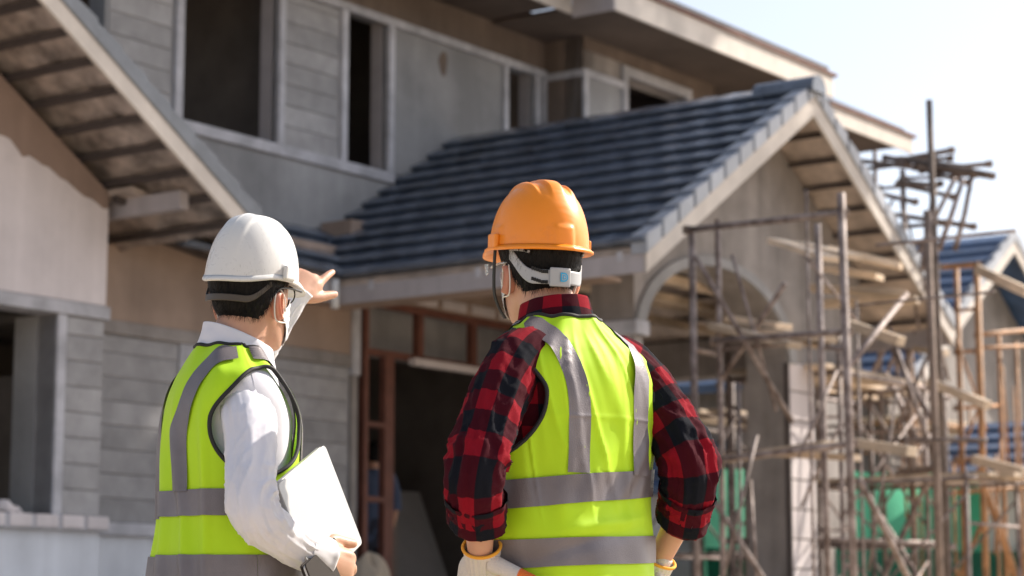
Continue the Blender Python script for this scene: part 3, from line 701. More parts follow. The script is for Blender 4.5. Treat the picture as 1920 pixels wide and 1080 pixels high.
# ================================================================ cloth and skin materials
def nodes_mat(name, rough=.8, **kw):
    m = bpy.data.materials.new(name); m.use_nodes = True; t = m.node_tree; p = t.nodes['Principled BSDF']
    p.inputs['Roughness'].default_value = rough
    for k, v in kw.items(): p.inputs[k.replace('_', ' ')].default_value = v
    return m, t, t.nodes, t.links, p
def weave(t, p, scale=900, strength=.12, coord='UV'):
    N, L = t.nodes, t.links; tc = N.new('ShaderNodeTexCoord'); n = N.new('ShaderNodeTexNoise'); n.inputs['Scale'].default_value = scale; n.inputs['Detail'].default_value = 2
    L.new(tc.outputs[coord], n.inputs['Vector']); b = N.new('ShaderNodeBump'); b.inputs['Strength'].default_value = strength; b.inputs['Distance'].default_value = .002
    L.new(n.outputs['Fac'], b.inputs['Height']); L.new(b.outputs[0], p.inputs['Normal'])
def plaid():
    m, t, N, L, p = nodes_mat('plaid_flannel', .95)
    p.inputs['Specular IOR Level'].default_value = .15
    uv = N.new('ShaderNodeUVMap'); uv.uv_map = 'UVMap'; sp = N.new('ShaderNodeSeparateXYZ')
    nz = N.new('ShaderNodeTexNoise'); nz.inputs['Scale'].default_value = 6; mp = N.new('ShaderNodeVectorMath'); mp.operation = 'MULTIPLY_ADD'
    L.new(uv.outputs[0], nz.inputs['Vector']); L.new(nz.outputs['Color'], mp.inputs[0]); mp.inputs[1].default_value = (.012, .012, 0); L.new(uv.outputs[0], mp.inputs[2]); L.new(mp.outputs[0], sp.inputs[0])
    def stripe(o):
        a = N.new('ShaderNodeMath'); a.operation = 'MULTIPLY'; a.inputs[1].default_value = 2 * pi / .089; L.new(o, a.inputs[0])
        s = N.new('ShaderNodeMath'); s.operation = 'SINE'; L.new(a.outputs[0], s.inputs[0])
        r = N.new('ShaderNodeMapRange'); r.inputs[1].default_value = -.05; r.inputs[2].default_value = .05; r.inputs[3].default_value = 0; r.inputs[4].default_value = .5; L.new(s.outputs[0], r.inputs[0]); return r.outputs[0]
    ad = N.new('ShaderNodeMath'); ad.operation = 'ADD'; L.new(stripe(sp.outputs[0]), ad.inputs[0]); L.new(stripe(sp.outputs[1]), ad.inputs[1])
    rp = N.new('ShaderNodeValToRGB'); L.new(ad.outputs[0], rp.inputs[0]); e = rp.color_ramp.elements
    e[0].color = (.215, .005, .014, 1); e[1].color = (.006, .007, .012, 1); x = e.new(.5); x.color = (.046, .0025, .008, 1)
    n2 = N.new('ShaderNodeTexNoise'); n2.inputs['Scale'].default_value = 500; L.new(uv.outputs[0], n2.inputs['Vector'])
    mx = N.new('ShaderNodeMix'); mx.data_type = 'RGBA'; mx.blend_type = 'MULTIPLY'; mx.inputs[0].default_value = .5; L.new(rp.outputs[0], mx.inputs[6]); L.new(n2.outputs['Color'], mx.inputs[7])
    L.new(rp.outputs[0], p.inputs['Base Color']); weave(t, p, 1200, .3); return m
def simple(name, c, rough=.8, ws=0, **kw):
    m, t, N, L, p = nodes_mat(name, rough, **kw); p.inputs['Base Color'].default_value = (*c, 1)
    if ws: weave(t, p, ws, .2)
    return m
def hivis():
    m, t, N, L, p = nodes_mat('hi_vis_fabric', .62, Sheen_Weight=.1)
    tc = N.new('ShaderNodeTexCoord'); n = N.new('ShaderNodeTexNoise'); n.inputs['Scale'].default_value = 5; n.inputs['Detail'].default_value = 3; L.new(tc.outputs['Object'], n.inputs['Vector'])
    rp = N.new('ShaderNodeValToRGB'); L.new(n.outputs['Fac'], rp.inputs[0]); rp.color_ramp.elements[0].color = (.50, .84, .004, 1); rp.color_ramp.elements[1].color = (.62, .90, .005, 1)
    L.new(rp.outputs[0], p.inputs['Base Color']); weave(t, p, 700, .1)
    tr = N.new('ShaderNodeBsdfTranslucent'); L.new(rp.outputs[0], tr.inputs[0]); ms = N.new('ShaderNodeMixShader'); ms.inputs[0].default_value = .22
    out = N['Material Output']; L.new(p.outputs[0], ms.inputs[1]); L.new(tr.outputs[0], ms.inputs[2]); L.new(ms.outputs[0], out.inputs[0]); return m
def skin_mat():
    m, t, N, L, p = nodes_mat('skin', .5, Subsurface_Weight=.12, Subsurface_Scale=.01)
    p.inputs['Subsurface Radius'].default_value = (1, .35, .2)
    tc = N.new('ShaderNodeTexCoord'); n = N.new('ShaderNodeTexNoise'); n.inputs['Scale'].default_value = 14; n.inputs['Detail'].default_value = 5; L.new(tc.outputs['Object'], n.inputs['Vector'])
    rp = N.new('ShaderNodeValToRGB'); L.new(n.outputs['Fac'], rp.inputs[0]); rp.color_ramp.elements[0].color = (.46, .245, .155, 1); rp.color_ramp.elements[1].color = (.60, .35, .24, 1)
    at = N.new('ShaderNodeAttribute'); at.attribute_name = 'ear_backlit'; nb = N.new('ShaderNodeTexNoise'); nb.inputs['Scale'].default_value = 60; nb.inputs['Detail'].default_value = 4; L.new(tc.outputs['Object'], nb.inputs['Vector'])  # per-vertex redness standing in for light through the ears
    bl = N.new('ShaderNodeMix'); bl.data_type = 'RGBA'; bl.inputs[7].default_value = (.52, .17, .11, 1); L.new(rp.outputs[0], bl.inputs[6])
    mf = N.new('ShaderNodeMath'); mf.operation = 'MULTIPLY_ADD'; mf.inputs[1].default_value = .45; mf.inputs[2].default_value = -.16; L.new(nb.outputs['Fac'], mf.inputs[0]); ma = N.new('ShaderNodeMath'); ma.operation = 'ADD'; ma.use_clamp = True; L.new(at.outputs['Fac'], ma.inputs[0]); L.new(mf.outputs[0], ma.inputs[1]); L.new(ma.outputs[0], bl.inputs[0])
    L.new(bl.outputs[2], p.inputs['Base Color'])
    n2 = N.new('ShaderNodeTexNoise'); n2.inputs['Scale'].default_value = 350; b = N.new('ShaderNodeBump'); b.inputs['Strength'].default_value = .12; b.inputs['Distance'].default_value = .002
    L.new(tc.outputs['Object'], n2.inputs['Vector']); L.new(n2.outputs['Fac'], b.inputs['Height']); L.new(b.outputs[0], p.inputs['Normal']); return m
def hair_mat():
    m, t, N, L, p = nodes_mat('black_hair', .6); p.inputs['Specular IOR Level'].default_value = .2; p.inputs['Base Color'].default_value = (.005, .004, .0035, 1)
    tc = N.new('ShaderNodeTexCoord'); mp = N.new('ShaderNodeMapping'); mp.inputs['Scale'].default_value = (260, 260, 26); L.new(tc.outputs['Object'], mp.inputs[0])
    n = N.new('ShaderNodeTexNoise'); n.inputs['Scale'].default_value = 1; n.inputs['Detail'].default_value = 3; L.new(mp.outputs[0], n.inputs['Vector'])
    b = N.new('ShaderNodeBump'); b.inputs['Strength'].default_value = .8; b.inputs['Distance'].default_value = .003; L.new(n.outputs['Fac'], b.inputs['Height']); L.new(b.outputs[0], p.inputs['Normal'])
    at = N.new('ShaderNodeAttribute'); at.attribute_name = 'cover'
    gt = N.new('ShaderNodeMath'); gt.operation = 'LESS_THAN'; L.new(n.outputs['Fac'], gt.inputs[0]); L.new(at.outputs['Fac'], gt.inputs[1])
    tr = N.new('ShaderNodeBsdfTransparent'); ms = N.new('ShaderNodeMixShader'); L.new(gt.outputs[0], ms.inputs[0]); L.new(tr.outputs[0], ms.inputs[1]); L.new(p.outputs[0], ms.inputs[2]); L.new(ms.outputs[0], N['Material Output'].inputs[0]); return m
def glove_mat():
    m, t, N, L, p = nodes_mat('knit_glove', .9); at = N.new('ShaderNodeAttribute'); at.attribute_name = 'coat'
    rp = N.new('ShaderNodeValToRGB'); L.new(at.outputs['Fac'], rp.inputs[0]); rp.color_ramp.elements[0].position = .45; rp.color_ramp.elements[1].position = .55
    rp.color_ramp.elements[0].color = (.62, .57, .53, 1); rp.color_ramp.elements[1].color = (.75, .16, .025, 1); L.new(rp.outputs[0], p.inputs['Base Color'])
    tc = N.new('ShaderNodeTexCoord'); n = N.new('ShaderNodeTexWave'); n.inputs['Scale'].default_value = 140; n.bands_direction = 'X'; L.new(tc.outputs['UV'], n.inputs['Vector'])
    v = N.new('ShaderNodeTexVoronoi'); v.inputs['Scale'].default_value = 330; L.new(tc.outputs['Object'], v.inputs['Vector'])
    b = N.new('ShaderNodeBump'); b.inputs['Strength'].default_value = .6; b.inputs['Distance'].default_value = .002; L.new(v.outputs['Distance'], b.inputs['Height']); L.new(b.outputs[0], p.inputs['Normal']); return m
def tape_mat():
    m, t, N, L, p = nodes_mat('reflective_tape', .42, Metallic=.25); tc = N.new('ShaderNodeTexCoord'); v = N.new('ShaderNodeTexVoronoi'); v.inputs['Scale'].default_value = 420; L.new(tc.outputs['Object'], v.inputs['Vector'])
    n = N.new('ShaderNodeTexNoise'); n.inputs['Scale'].default_value = 11; n.inputs['Detail'].default_value = 5; L.new(tc.outputs['Object'], n.inputs['Vector'])
    rp = N.new('ShaderNodeValToRGB'); L.new(n.outputs['Fac'], rp.inputs[0]); rp.color_ramp.elements[0].position = .3; rp.color_ramp.elements[1].position = .7; rp.color_ramp.elements[0].color = (.145, .128, .138, 1); rp.color_ramp.elements[1].color = (.20, .18, .19, 1); L.new(rp.outputs[0], p.inputs['Base Color'])
    b = N.new('ShaderNodeBump'); b.inputs['Strength'].default_value = .35; b.inputs['Distance'].default_value = .001; L.new(v.outputs['Distance'], b.inputs['Height']); L.new(b.outputs[0], p.inputs['Normal']); return m
def shell_mat(name, c, dirt, rough):
    m, t, N, L, p = nodes_mat(name, rough, Coat_Weight=.12); tc = N.new('ShaderNodeTexCoord')
    n = N.new('ShaderNodeTexNoise'); n.inputs['Scale'].default_value = 16; n.inputs['Detail'].default_value = 8; n.inputs['Roughness'].default_value = .7; L.new(tc.outputs['Object'], n.inputs['Vector'])
    rp = N.new('ShaderNodeValToRGB'); L.new(n.outputs['Fac'], rp.inputs[0]); e = rp.color_ramp.elements; e[0].position = .20; e[1].position = .42; e[0].color = (*dirt, 1); e[1].color = (*c, 1); L.new(rp.outputs[0], p.inputs['Base Color'])
    mp = N.new('ShaderNodeMapping'); mp.inputs['Scale'].default_value = (6, 60, 25); mp.inputs['Rotation'].default_value = (.4, .8, .3); L.new(tc.outputs['Object'], mp.inputs[0]); s = N.new('ShaderNodeTexNoise'); s.inputs['Scale'].default_value = 3; s.inputs['Detail'].default_value = 6; L.new(mp.outputs[0], s.inputs['Vector'])
    r = N.new('ShaderNodeMapRange'); r.inputs[1].default_value = .35; r.inputs[2].default_value = .75; r.inputs[3].default_value = rough - .06; r.inputs[4].default_value = rough + .25; L.new(s.outputs['Fac'], r.inputs[0]); L.new(r.outputs[0], p.inputs['Roughness']); return m
cl = dict(plaid=plaid(), vest=hivis(), skin=skin_mat(), hair=hair_mat(), glove=glove_mat(),
    white=simple('white_shirt_cotton', (.66, .66, .72), .88, 900), stripe=tape_mat(),
    binding=simple('black_binding', (.012, .012, .014), .7), trouser=simple('navy_trousers', (.025, .03, .05), .9), shoe=simple('work_boot', (.05, .03, .02), .6),
    orange=shell_mat('orange_shell', (.86, .255, .006), (.72, .21, .02), .34), whitehat=shell_mat('white_shell', (.62, .62, .61), (.50, .48, .45), .30),
    grey=simple('grey_harness_plastic', (.36, .37, .385), .5), blue=simple('blue_mark', (.02, .33, .60), .4), strapblack=simple('black_strap', (.02, .02, .02), .8), straptan=simple('brown_headband', (.055, .042, .03), .45),
    mask=simple('white_mask', (.72, .74, .76), .9), cord=simple('white_cord', (.72, .68, .62), .8), glass=simple('black_frame', (.01, .012, .012), .3), lens=simple('clear_lens', (.75, .80, .82), .1, 0, Transmission_Weight=.7),
    laptop=simple('aluminium', (.40, .397, .397), .42, 0, Metallic=.25), leather=simple('brown_leather', (.016, .010, .008), .85), orangecuff=simple('orange_cuff', (.80, .36, .03), .8), bshirt=simple('blue_shirt', (.06, .085, .15), .9))

# ================================================================ surfaces by table
def catmull(T, t):
    T = np.asarray(T, float); n = len(T); i = np.clip(np.floor(t).astype(int), 0, n - 2); f = (t - i)[..., None]
    p0, p1, p2, p3 = T[np.maximum(i - 1, 0)], T[i], T[i + 1], T[np.minimum(i + 2, n - 1)]
    return .5 * (2 * p1 + (p2 - p0) * f + (2 * p0 - 5 * p1 + 4 * p2 - p3) * f * f + (3 * p1 - p0 - 3 * p2 + p3) * f ** 3)
class Surf:
    """rows: z, half width, front depth, back depth, cx, cy, exponent"""
    def __init__(s, tab, disp=None): s.tab = np.array(tab, float); s.disp = disp; s.n = len(tab) - 1
    def base(s, th, t):
        th, t = np.broadcast_arrays(np.asarray(th, float), np.asarray(t, float)); r = catmull(s.tab, t); c, sn = np.cos(th), np.sin(th); e = 2 / r[..., 6]
        x = r[..., 4] + r[..., 1] * np.sign(c) * np.abs(c) ** e
        y = r[..., 5] + np.where(sn > 0, r[..., 2], r[..., 3]) * np.sign(sn) * np.abs(sn) ** e
        return np.stack([x, y, r[..., 0]], -1)
    def pt(s, th, t, off=0.):
        th, t = np.broadcast_arrays(np.asarray(th, float), np.asarray(t, float)); h = .01
        p = s.base(th, t); du = s.base(th + h, t) - s.base(th - h, t)
        t0, t1 = np.clip(t - h, 0, s.n), np.clip(t + h, 0, s.n)
        dv = s.base(th, t1) - s.base(th, t0); n = np.cross(du, dv); n /= np.linalg.norm(n, axis=-1)[..., None] + 1e-9
        d = off + (s.disp(th, p) if s.disp else 0); return p + n * np.asarray(d)[..., None]
    def t_at(s, z):
        zz = s.tab[:, 0]; return np.interp(z, zz, np.arange(len(zz)))
def grid_mesh(P, closed=False, uv=None, clip=None):
    """P (m,n,3); clip (m,n) keep where > 0. returns verts, faces, uvs, boundary edges"""
    m, n = P.shape[:2]; verts = []; idx = {}; faces = []; uvs = []; cut = []
    def V(i, j):
        k = (i, j)
        if k not in idx: idx[k] = len(verts); verts.append(P[i, j]); uvs.append(uv[i, j] if uv is not None else (0, 0))
        return idx[k]
    def E(a, b):
        k = (min(a, b), max(a, b))
        if k not in idx:
            ka, kb = clip[k[0]], clip[k[1]]; f = ka / (ka - kb); idx[k] = len(verts)
            verts.append(P[k[0]] * (1 - f) + P[k[1]] * f); uvs.append(tuple(np.array(uv[k[0]]) * (1 - f) + np.array(uv[k[1]]) * f) if uv is not None else (0, 0))
        return idx[k]
    nn = n if closed else n - 1
    for i in range(m - 1):
        for j in range(nn):
            q = [(i, j), (i, (j + 1) % n), (i + 1, (j + 1) % n), (i + 1, j)]
            if clip is None: faces.append(tuple(V(*k) for k in q)); continue
            s = [clip[k] > 0 for k in q]
            if all(s): faces.append(tuple(V(*k) for k in q)); continue
            if not any(s): continue
            poly = []; ce = []
            for k in range(4):
                a, b = q[k], q[(k + 1) % 4]
                if s[k]: poly.append(V(*a))
                if s[k] != s[(k + 1) % 4]: e = E(a, b); poly.append(e); ce.append(e)
            if len(poly) > 2: faces.append(tuple(poly))
            if len(ce) == 2: cut.append(tuple(ce))
    return verts, faces, uvs, cut
def mesh_from(name, verts, faces, uvs=None):
    me = bpy.data.meshes.new(name); me.from_pydata([tuple(map(float, v)) for v in verts], [], faces)
    if uvs is not None:
        l = me.uv_layers.new(name='UVMap'); vi = np.zeros(len(me.loops), int); me.loops.foreach_get('vertex_index', vi)
        l.data.foreach_set('uv', np.array(uvs, float)[vi].ravel())
    return me
def loops_of(edges, verts):
    adj = {}
    for a, b in edges: adj.setdefault(a, []).append(b); adj.setdefault(b, []).append(a)
    seen = set(); out = []
    for s in sorted(adj, key=lambda k: len(adj[k])):
        if s in seen: continue
        path = [s]; seen.add(s); cur = s
        while True:
            nx = [k for k in adj[cur] if k not in seen]
            if not nx: break
            cur = nx[0]; seen.add(cur); path.append(cur)
        closed = len(path) > 3 and path[0] in adj[path[-1]]
        if len(path) > 4: out.append((np.array([verts[k] for k in path]), closed))
    return out
def smooth_loop(p, closed, it=6):
    p = p.copy()
    for _ in range(it):
        q = (np.roll(p, 1, 0) + 2 * p + np.roll(p, -1, 0)) / 4
        if not closed: q[0], q[-1] = p[0], p[-1]
        p = q
    return p
def tube_from(name, p, r, mat, parent, closed=False, n=8, flat=None):
    p = [tuple(q) for q in p]
    if closed: p = p + [p[0], p[1]]
    return MB().tube(p, r, n).build(name, mat, parent, True)
def spline(pts, n):
    pts = np.array(pts, float); return catmull(pts, np.linspace(0, len(pts) - 1, n))
def frames(P):
    T = np.gradient(P, axis=0); T /= np.linalg.norm(T, axis=1)[:, None]
    r = np.cross(T[0], [0, 0, 1.]) if abs(T[0][2]) < .9 else np.cross(T[0], [0, 1., 0]); R = []
    for t in T: r = r - t * (r @ t); r /= np.linalg.norm(r); R.append(r.copy())
    R = np.array(R); return T, R, np.cross(T, R)
def sleeve(pts, rad, seed, n=150, m=72, amp=.006, elbow=.5, squash=None, endfold=0.):
    P = spline(pts, n); R = catmull(np.array(rad, float)[:, None], np.linspace(0, len(rad) - 1, n))[:, 0]
    for _ in range(60):
        P[1:-1] = (P[:-2] + 2 * P[1:-1] + P[2:]) / 4
    T, A, B = frames(P); s = np.concatenate([[0], np.cumsum(np.linalg.norm(np.diff(P, axis=0), axis=1))]); q = s / s[-1]
    ph = np.linspace(0, 2 * pi, m + 1)[None, :]; S = s[:, None]; Q = q[:, None]
    nz = pnoise(S * 17 + 1.2 * np.sin(ph + seed), np.cos(ph) * 1.1 + seed, np.sin(ph) * 1.1)
    rid = (1 - np.abs(nz) * 2.2) ** 2 - .45
    n2 = pnoise(S * 42 + 2.0 * np.sin(ph * 1 + seed * 2), np.cos(ph) * 1.6 + seed + 9, np.sin(ph) * 1.6)
    n3 = pnoise(S * 6, np.cos(ph) * 1.4 + seed + 3, np.sin(ph) * 1.4 + 5)
    w = .55 + 1.2 * gau(Q, elbow, .13) + .5 * gau(Q, 1, .12)
    r2 = np.clip(1 - np.abs(n2) * 3.2, 0, 1) ** 2
    lf = (1 - np.abs(pnoise(S * 5 + 1.4 * np.sin(ph + seed), np.cos(ph) * 2.2 + seed + 7, np.sin(ph) * 2.2)) * 2.4) ** 2
    d = amp * w * (rid * .8 + .28 * r2) + amp * .8 * n3 + amp * .7 * (lf - .4)
    rr = R[:, None] + d
    X = P[:, None, :] + (np.cos(ph)[..., None] * A[:, None, :] + np.sin(ph)[..., None] * B[:, None, :]) * rr[..., None]
    uv = np.stack([np.broadcast_to(S, rr.shape), ph * .075 + 0 * S], -1)
    return X, uv, (P, R, T, A, B)
def remesh(name, mb, vox, mat, parent, smooth_it=6):
    me = bpy.data.meshes.new('tmp'); me.from_pydata([tuple(map(float, v)) for v in mb.v], [], mb.f); o = bpy.data.objects.new('tmp', me); col.objects.link(o)
    r = o.modifiers.new('r', 'REMESH'); r.mode = 'VOXEL'; r.voxel_size = vox
    s = o.modifiers.new('s', 'SMOOTH'); s.iterations = smooth_it; s.factor = .5
    dg = bpy.context.evaluated_depsgraph_get(); ev = o.evaluated_get(dg); nm = bpy.data.meshes.new_from_object(ev); nm.name = name
    bpy.data.objects.remove(o); bpy.data.meshes.remove(me); nm.materials.clear()
    return link(name, nm, mat, parent, True)
def closed_grid(mb, P):
    """add a closed-ring loft to MB with caps"""
    m, n = P.shape[:2]; v = [tuple(p) for p in P.reshape(-1, 3)]
    f = [(i * n + j, i * n + (j + 1) % n, (i + 1) * n + (j + 1) % n, (i + 1) * n + j) for i in range(m - 1) for j in range(n)]
    f += [tuple(range(n))[::-1], tuple((m - 1) * n + j for j in range(n))]; mb.add(v, f)

# ---------------------------------------------------------------- hand
def hand_chains(curl, thumb=(.75, .65, -.15), tcurl=.25, fat=1.0):
    """right-hand chains: x thumb side, y fingers, z back of hand; curl = 4 values (radians per joint)"""
    ch = []
    for k, (x, L_) in enumerate(((.031, .074), (.010, .082), (-.011, .076), (-.031, .060))):
        y0 = .088 - .006 * abs(k - 1); p = np.array([x, y0, 0.]); pts = [np.array([x * .55, .02, 0]), np.array([x * .9, .06, .003]), p]; rd = [.013, .0115, .0100]
        a = 0; sp = (x * 1.2)
        for j, q in enumerate((.46, .30, .24)):
            a += curl[k] * (.8 if j == 0 else 1.1); d = np.array([sp * .8, cos(a), -sin(a)]); d /= np.linalg.norm(d)
            p = p + d * L_ * q; pts.append(p); rd.append((.0090, .0080, .0066)[j])
        ch.append((np.array(pts), np.array(rd) * fat))
    t = np.array(thumb, float); t /= np.linalg.norm(t); p0 = np.array([.020, .012, -.004]); p1 = p0 + t * .042; t2 = t * cos(tcurl) + np.array([-.3, .95, 0]) * sin(tcurl); p2 = p1 + t2 * .034; p3 = p2 + t2 * .026
    ch.append((np.array([p0, p1, p2, p3]), np.array([.0155, .0125, .0105, .008]) * fat))
    ch.append((np.array([[0, -.03, 0], [0, .0, 0], [.0, .035, 0], [0, .075, 0], [0, .088, 0]]), None))
    return ch
def add_hand(mb, pos, X, Y, mirror, chains, scale=1., fat=1.):
    Y = np.array(Y, float); Y /= np.linalg.norm(Y); X = np.array(X, float); X -= Y * (X @ Y); X /= np.linalg.norm(X)
    Z = np.cross(X, Y) * (1 if mirror else -1); Mx = np.stack([X, Y, Z], 1) * scale; pos = np.array(pos)
    for pts, rd in chains:
        if rd is None:
            n = 20; wd = [.027, .030, .040, .042, .036]; th = [.020, .019, .018, .016, .012]
            P = spline(pts, 16); W_ = np.interp(np.linspace(0, 4, 16), range(5), wd) * fat; H_ = np.interp(np.linspace(0, 4, 16), range(5), th) * fat
            an = np.linspace(0, 2 * pi, n, endpoint=False)
            G = P[:, None, :] + np.stack([np.cos(an)[None] * W_[:, None], 0 * an[None] + 0 * W_[:, None], np.sin(an)[None] * H_[:, None]], -1)
            closed_grid(mb, G @ Mx.T + pos)
        else:
            n = len(pts) * 5; P = spline(pts, n); R = np.interp(np.linspace(0, len(rd) - 1, n), range(len(rd)), rd)
            P = np.vstack([P, P[-1] + (P[-1] - P[-2]) / np.linalg.norm(P[-1] - P[-2]) * R[-1] * .7]); R = np.append(R, R[-1] * .45)
            mb.tube([tuple(p) for p in (P @ Mx.T + pos)], [float(r) * scale for r in R], 10)
    return Mx, pos

# ---------------------------------------------------------------- head
HEAD = [(-.128, .014, .016, .014, 0, .055, 2), (-.122, .030, .034, .03, 0, .050, 2), (-.105, .044, .055, .05, 0, .034, 2), (-.075, .057, .078, .068, 0, .015, 2.1), (-.04, .066, .09, .082, 0, .003, 2.1), (0, .072, .094, .092, 0, 0, 2.1),
        (.04, .0755, .094, .098, 0, -.002, 2.1), (.075, .071, .084, .090, 0, -.002, 2.05), (.102, .055, .062, .068, 0, -.002, 2), (.118, .030, .034, .038, 0, -.002, 2), (.122, .008, .009, .01, 0, -.002, 2)]
def head_disp(th, p):
    z = p[..., 2]; f = lambda a, w: gau((th + pi) % (2 * pi) - pi, a, w)
    return (.020 * f(pi / 2, .17) * gau(z, -.028, .022) + .010 * f(pi / 2, .15) * gau(z, .0, .03) - .009 * (f(pi / 2 + .42, .2) + f(pi / 2 - .42, .2)) * gau(z, .004, .016)
        + .005 * f(pi / 2, .5) * gau(z, .026, .012) + .006 * f(pi / 2, .3) * gau(z, -.072, .012) + .004 * f(pi / 2, .25) * gau(z, -.108, .014))
def make_ear(side):
    """ear surface in head coordinates (right side for side=1)"""
    n, m = 28, 9; v = []; f = []
    for j in range(m):
        r = j / (m - 1)
        for i in range(n):
            a = 2 * pi * i / n; ry = .0175 * (1 + .18 * sin(a)); rz = .032
            y, z = r * ry * cos(a), r * rz * sin(a)
            dpt = .013 + .010 * gau(r, .9, .14) - .006 * gau(r, .45, .3) - .022 * max(0, r - .9) * 10 * .5
            if cos(a) > .5: dpt -= .008 * (cos(a) - .5) * 2 * r
            y2 = y * cos(.15) - z * sin(.15); z2 = y * sin(.15) + z * cos(.15)
            v.append((side * (.066 + dpt - .25 * y2), -.006 + y2, -.034 + z2))
    f = [(j * n + i, j * n + (i + 1) % n, (j + 1) * n + (i + 1) % n, (j + 1) * n + i) for j in range(m - 1) for i in range(n)]
    # back side shell
    b = len(v)
    for i in range(n):
        x, y, z = v[(m - 1) * n + i]; v.append((side * .062, y * .75 - .004, z * .9 - .003))
    f += [((m - 1) * n + i, (m - 1) * n + (i + 1) % n, b + (i + 1) % n, b + i) for i in range(n)]
    return np.array(v), f
# ================================================================ people
def rotm(yaw, pitch, roll=0):
    return np.array((Matrix.Rotation(radians(yaw), 3, 'Z') @ Matrix.Rotation(radians(pitch), 3, 'X') @ Matrix.Rotation(radians(roll), 3, 'Y')))
class Person:
    def __init__(s, loc, yaw, scale, label, lean=(0, 0), head_pos=(0, .02, 1.60), head_yaw=0, head_pitch=6):
        s.root = empty('person', loc, radians(yaw), label, 'person'); s.root.scale = (scale,) * 3
        s.lean = np.array(lean); s.hp = np.array(head_pos, float); s.hr = rotm(head_yaw, head_pitch); s.loc = Vector(loc); s.yaw = radians(yaw); s.sc = scale
        s.mw = Matrix.Translation(s.loc) @ Matrix.Rotation(s.yaw, 4, 'Z') @ Matrix.Scale(scale, 4)
        s.body = MB()
    def cx(s, z): k = np.clip((np.asarray(z) - 1.0) / .5, 0, 1.1); return s.lean[0] * k, s.lean[1] * k
    def tab(s, rows):
        out = []
        for (z, a, bf, bb, cy, e) in rows:
            lx, ly = s.cx(z); out.append((z, a, bf, bb, lx, cy + ly, e))
        return out
    def H(s, p): return np.asarray(p) @ s.hr.T + s.hp
TORSO = [(.78, .185, .125, .135, 0, 2.3), (.90, .18, .125, .13, 0, 2.3), (1.00, .172, .12, .12, 0, 2.3), (1.10, .168, .115, .115, 0, 2.3), (1.20, .172, .118, .118, -.004, 2.3), (1.30, .182, .12, .122, -.01, 2.3), (1.355, .186, .108, .112, -.018, 2.3), (1.40, .168, .088, .095, -.024, 2.2), (1.428, .132, .074, .08, -.026, 2.1), (1.452, .095, .066, .07, -.026, 2), (1.472, .066, .058, .06, -.024, 2)]
VEST = [(.80, .208, .150, .158, 0, 2.35), (.90, .207, .150, .155, 0, 2.35), (1.00, .203, .146, .149, 0, 2.35), (1.10, .197, .142, .142, -.001, 2.35), (1.20, .196, .14, .14, -.006, 2.35), (1.30, .202, .14, .141, -.013, 2.35), (1.36, .202, .126, .131, -.02, 2.3), (1.402, .184, .105, .114, -.026, 2.2), (1.432, .148, .089, .098, -.028, 2.1), (1.457, .114, .080, .087, -.027, 2), (1.476, .088, .075, .078, -.025, 2)]
def build_core(P, legs=True):
    """skin torso, neck, head, legs into the body MB"""
    S = Surf(P.tab([(z, a - .03, bf - .025, bb - .025, cy, e) for (z, a, bf, bb, cy, e) in TORSO])); th = np.linspace(0, 2 * pi, 40, endpoint=False); t = np.linspace(0, S.n, 50)
    closed_grid(P.body, S.base(th[None, :], t[:, None]))
    a = np.array([*P.cx(1.42), 1.42]); a[1] -= .025; b = P.H((0, -.018, -.05))
    Pn = spline([a, a * .5 + b * .5 + np.array([0, -.006, 0]), b], 20)
    P.body.tube([tuple(q) for q in Pn], [float(r) for r in np.interp(np.linspace(0, 1, 20), [0, .3, 1], [.072, .060, .057])], 24)
    Hs = Surf(HEAD, head_disp); th = np.linspace(0, 2 * pi, 96, endpoint=False); t = np.linspace(0, Hs.n, 70)
    closed_grid(P.body, P.H(Hs.pt(th[None, :], t[:, None])))
    P.headS = Hs
    for sx in (-1, 1):
        P.body.tube([(sx * .09, 0, .88), (sx * .10, .02, .5), (sx * .105, 0, .1)], [.075, .05, .04], 16)
def finish_body(P, vox=.0042):
    o = remesh('body', P.body, vox, cl['skin'], P.root, 3)
    vs = [v.co[:] for v in o.data.vertices]; fs = [tuple(p.vertices) for p in o.data.polygons]
    for sx in (-1, 1):
        v, f = make_ear(sx); v = P.H(v); b = len(vs); vs += [tuple(q) for q in v]; fs += [tuple(i + b for i in q) for q in f]
    me = mesh_from('body', vs, fs); me.materials.append(cl['skin']); at = me.attributes.new('ear_backlit', 'FLOAT', 'POINT'); nb_ = len(o.data.vertices); at.data.foreach_set('value', np.array([0.] * nb_ + [.5] * (len(vs) - nb_))); old = o.data; o.data = me; bpy.data.meshes.remove(old)  # ear vertices tinted red as if backlit; the glow is painted in
    me.polygons.foreach_set('use_smooth', [True] * len(me.polygons)); return o
